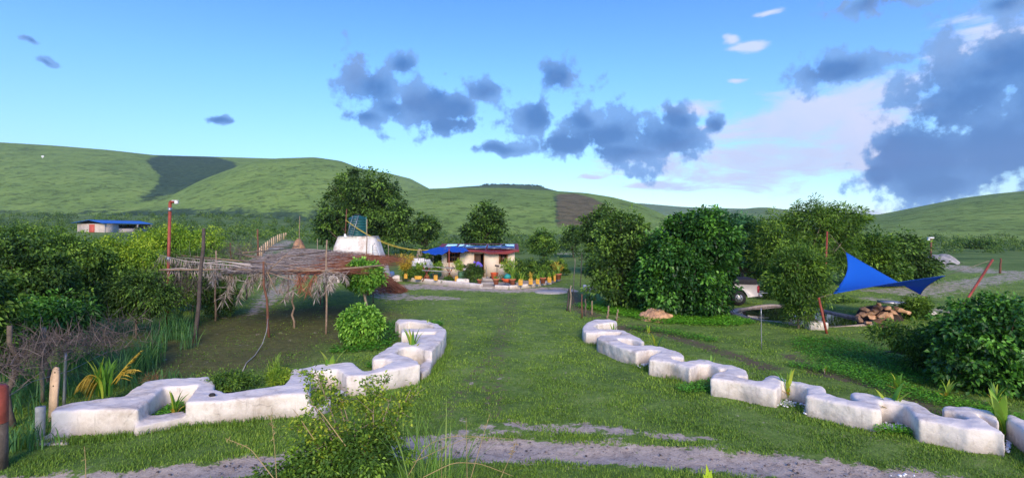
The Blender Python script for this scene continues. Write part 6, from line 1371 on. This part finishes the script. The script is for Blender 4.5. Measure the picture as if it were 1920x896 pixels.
def sail():
    A, B_, D_, C_ = [np.array(P(*p)) for p in ((1586,473,26.5), (1562,551,20.8), (1772,517,19.0), (1726,552,24.5))]
    root = empty('shade_sail', tuple(A)); tag(root, 'bright blue twisted shade sail stretched over the pond bank', 'shade sail')
    def f(u, v):
        # u: A->C / B->D ; v: 0 at far edge A-C, 1 near edge B-D
        uu, vv = u, v
        p = (A * (1 - uu) + C_ * uu) * (1 - vv) + (B_ * (1 - uu) + D_ * uu) * vv
        cen = (A + B_ + C_ + D_) / 4; e = 4 * uu * (1 - uu) * abs(2 * vv - 1) ** 2 * .14 + 4 * vv * (1 - vv) * abs(2 * uu - 1) ** 2 * .16 * (1 - .55 * uu)
        p = p + (cen - p) * e; p[2] -= .30 * math.sin(math.pi * uu ** .7) * math.sin(math.pi * vv); return p
    b = MB(); b.grid(f, 41, 31); o = b.build('sail_cloth', M_sail, root, smooth=True, loc=tuple(A)); o.location = (0, 0, 0); o.modifiers.new('s', 'SOLIDIFY').thickness = .006
    b = MB(); rim = [f(t, 0) for t in np.linspace(0, 1, 30)] + [f(1, t) for t in np.linspace(0, 1, 30)[1:]] + [f(1 - t, 1) for t in np.linspace(0, 1, 30)[1:]] + [f(0, 1 - t) for t in np.linspace(0, 1, 30)[1:]]
    b.tube(rim, .012, 5); o = b.build('edge_hem', M_tarp, root, loc=tuple(A)); o.location = (0, 0, 0)
    posts = [(1551,434,27.5,1546,560,27.2,A,'upright rusty red pole behind the sail peak'),(1535,558,20.6,1550,625,20.4,B_,'leaning red pole at the pond rim holding the left corner of the sail'),(1736,556,24.6,1720,598,24.0,C_,'short leaning red pole holding the lower right corner of the sail'),(1861,487,18.5,1795,590,17.6,D_,'long red pole leaning far right above the large bush')]
    for tx, ty, td, bx, by, bd, cor, lab in posts:
        tp, bt = P(tx, ty, td), P(bx, by, bd); dr = (bt - tp); k = (0 - tp.z) / dr.z; bt = tp + dr * k; g = bt; root2 = empty('sail_pole', tuple(g)); tag(root2, lab, 'pole', 'red poles of the shade sail')
        b = MB(); b.tube([g - dr.normalized() * -.1, tp], .045 if td > 19 else .04, 8); o = b.build('pole', M_red, root2, smooth=True, loc=tuple(g)); o.location = (0, 0, 0)
        b = MB(); b.tube([tp, cor], .008, 4); o = b.build('guy_rope', M_barkl, root2, loc=tuple(g)); o.location = (0, 0, 0)
    g = G(1541, 618); pole('timber_post', G(1541, 605), P(1545, 565, G(1541, 605).y), .03, M_woodr, 'thin reddish stick beside the leaning pole on the pond bank', 'stick')
sail()

# ------------------------------------------------------------ people
def person(loc, rz, joints, shirt, legs, lab, hair=True, scarf=None):
    """joints: dict of points in local metres"""
    root = empty('person', loc, rz); tag(root, lab, 'person'); J = {k: np.array(v, float) for k, v in joints.items()}
    b = MB(); ch = [(['hip', 'waist', 'chest', 'neck'], [.14, .13, .15, .06]), (['neck', 'headb'], [.055, .06])]
    for s_ in 'LR': ch += [(['chest', 'sh' + s_, 'el' + s_, 'wr' + s_], [.09, .06, .042, .028]), (['hip', 'th' + s_, 'kn' + s_, 'an' + s_], [.12, .095, .06, .04]), (['an' + s_, 'to' + s_], [.045, .035])]
    for names, rr in ch: b.tube([J[n] for n in names], rr, 10)
    hc = J['head']; up = unit(hc - J['neck']); b.lathe([(.001, .125), (.05, .115), (.085, .06), (.092, 0), (.08, -.06), (.045, -.115), (.001, -.13)], hc, 14, sy=1.15)
    fw = np.array(J['face']); b.tube([hc + fw * .09, hc + fw * .12 - (0, 0, .03)], [.014, .018], 6)
    for s_ in 'LR':
        w = J['wr' + s_]; dr = unit(w - J['el' + s_]); sd = unit(np.cross(dr, (0.1, .2, 1))); b.tube([w, w + dr * .05, w + dr * .09], [.03, .036, .03], 8)
        for k in range(4): q = w + dr * .08 + sd * (k - 1.5) * .019; L = (.07, .08, .075, .06)[k]; b.tube([q, q + dr * L * .5 + (0, 0, -.006), q + dr * L + (0, 0, -.02)], [.009, .009, .007], 5)
        b.tube([w + dr * .03 + sd * .03, w + dr * .06 + sd * .06, w + dr * .09 + sd * .065], [.011, .010, .008], 5)
    o = b.build('body', M_skin, root); m = o.modifiers.new('r', 'REMESH'); m.mode = 'VOXEL'; m.voxel_size = .014; m.use_smooth_shade = True; m = o.modifiers.new('s', 'SMOOTH'); m.iterations = 3
    b = MB(); b.tube([J['hip'], J['waist'], J['chest'], J['neck'] * .8 + J['chest'] * .2], [.175, .165, .185, .10], 12)
    for s_ in 'LR': b.tube([J['chest'], J['sh' + s_], J['sh' + s_] * .35 + J['el' + s_] * .65], [.12, .088, .068], 10)
    o = b.build('shirt', shirt, root); m = o.modifiers.new('r', 'REMESH'); m.mode = 'VOXEL'; m.voxel_size = .018; m.use_smooth_shade = True; m = o.modifiers.new('s', 'SMOOTH'); m.iterations = 3
    b = MB()
    for s_ in 'LR': b.tube([J['hip'], J['th' + s_], J['kn' + s_], J['an' + s_] + (0, 0, .04)], [.155, .115, .08, .06], 12)
    o = b.build('trousers', legs, root); m = o.modifiers.new('r', 'REMESH'); m.mode = 'VOXEL'; m.voxel_size = .018; m.use_smooth_shade = True; m = o.modifiers.new('s', 'SMOOTH'); m.iterations = 3
    b = MB(); b.lathe([(.001, .135), (.055, .125), (.094, .06), (.1, .01), (.085, .0)], hc - fw * .012, 14, sy=1.15); b.build('headscarf' if scarf else 'hair', scarf or M_black, root, smooth=True)
purple = simple('patterned_purple_cloth', (.16, .05, .42), .8, scale=14, var=.8, col2=(.05, .12, .45))
person((X(902, 41.3), 41.3, .22), R(180), dict(hip=(0,.0,.86), waist=(.08,0,1.0), chest=(.26,0,1.14), neck=(.40,0,1.2), headb=(.46,0,1.2), head=(.52,0,1.17), face=(.7,0,-.7), shL=(.32,.17,1.12), shR=(.32,-.17,1.12), elL=(.42,.2,.84), elR=(.42,-.2,.84), wrL=(.5,.14,.62), wrR=(.5,-.14,.62), thL=(0,.1,.8), thR=(0,-.1,.8), knL=(.04,.1,.45), knR=(.0,-.1,.45), anL=(-.02,.1,.07), anR=(-.06,-.1,.07), toL=(.14,.11,.04), toR=(.1,-.11,.04)), purple, simple('dark_trousers', (.02, .02, .03), .8), 'person in a purple patterned top bending forward at the cottage door', scarf=purple)
person((X(877, 40.2), 40.2, .12), R(180), dict(hip=(0,0,.48), waist=(.04,0,.62), chest=(.14,0,.84), neck=(.20,0,.98), headb=(.22,0,1.02), head=(.25,0,1.10), face=(.9,0,-.3), shL=(.16,.17,.88), shR=(.16,-.17,.88), elL=(.36,.2,.78), elR=(.36,-.2,.74), wrL=(.56,.14,.84), wrR=(.54,-.14,.76), thL=(.05,.1,.46), thR=(.05,-.1,.46), knL=(.42,.14,.46), knR=(.42,-.14,.46), anL=(.40,.14,.08), anR=(.40,-.14,.08), toL=(.56,.15,.04), toR=(.56,-.15,.04)), M_cloth, simple('grey_trousers', (.25, .25, .27), .8), 'seated person in white clothes facing left behind the green barrel')
b = MB(); g = Vector((X(877, 40.2), 40.2, .12)); b.box(g + Vector((.02, 0, .17)), (.4, .4, .34)); tag(b.build('low_stool', M_wood), 'low wooden block stool under the seated person', 'stool')

# ------------------------------------------------------------ haze
def haze():
    b = MB(); b.box((0, 1300, 210), (5600, 3400, 430)); o = b.build('haze', [])
    o['kind'] = 'stuff'; o['label'] = 'thin blue air haze over the valley'; o['category'] = 'haze'
    m = bpy.data.materials.new('haze_air'); m.use_nodes = True; n = m.node_tree.nodes; n.clear(); out = n.new('ShaderNodeOutputMaterial'); v = n.new('ShaderNodeVolumePrincipled')
    v.inputs['Color'].default_value = (.75, .86, 1, 1); v.inputs['Density'].default_value = .00013; v.inputs['Anisotropy'].default_value = .2; m.node_tree.links.new(v.outputs[0], out.inputs['Volume']); o.data.materials.append(m)
haze()
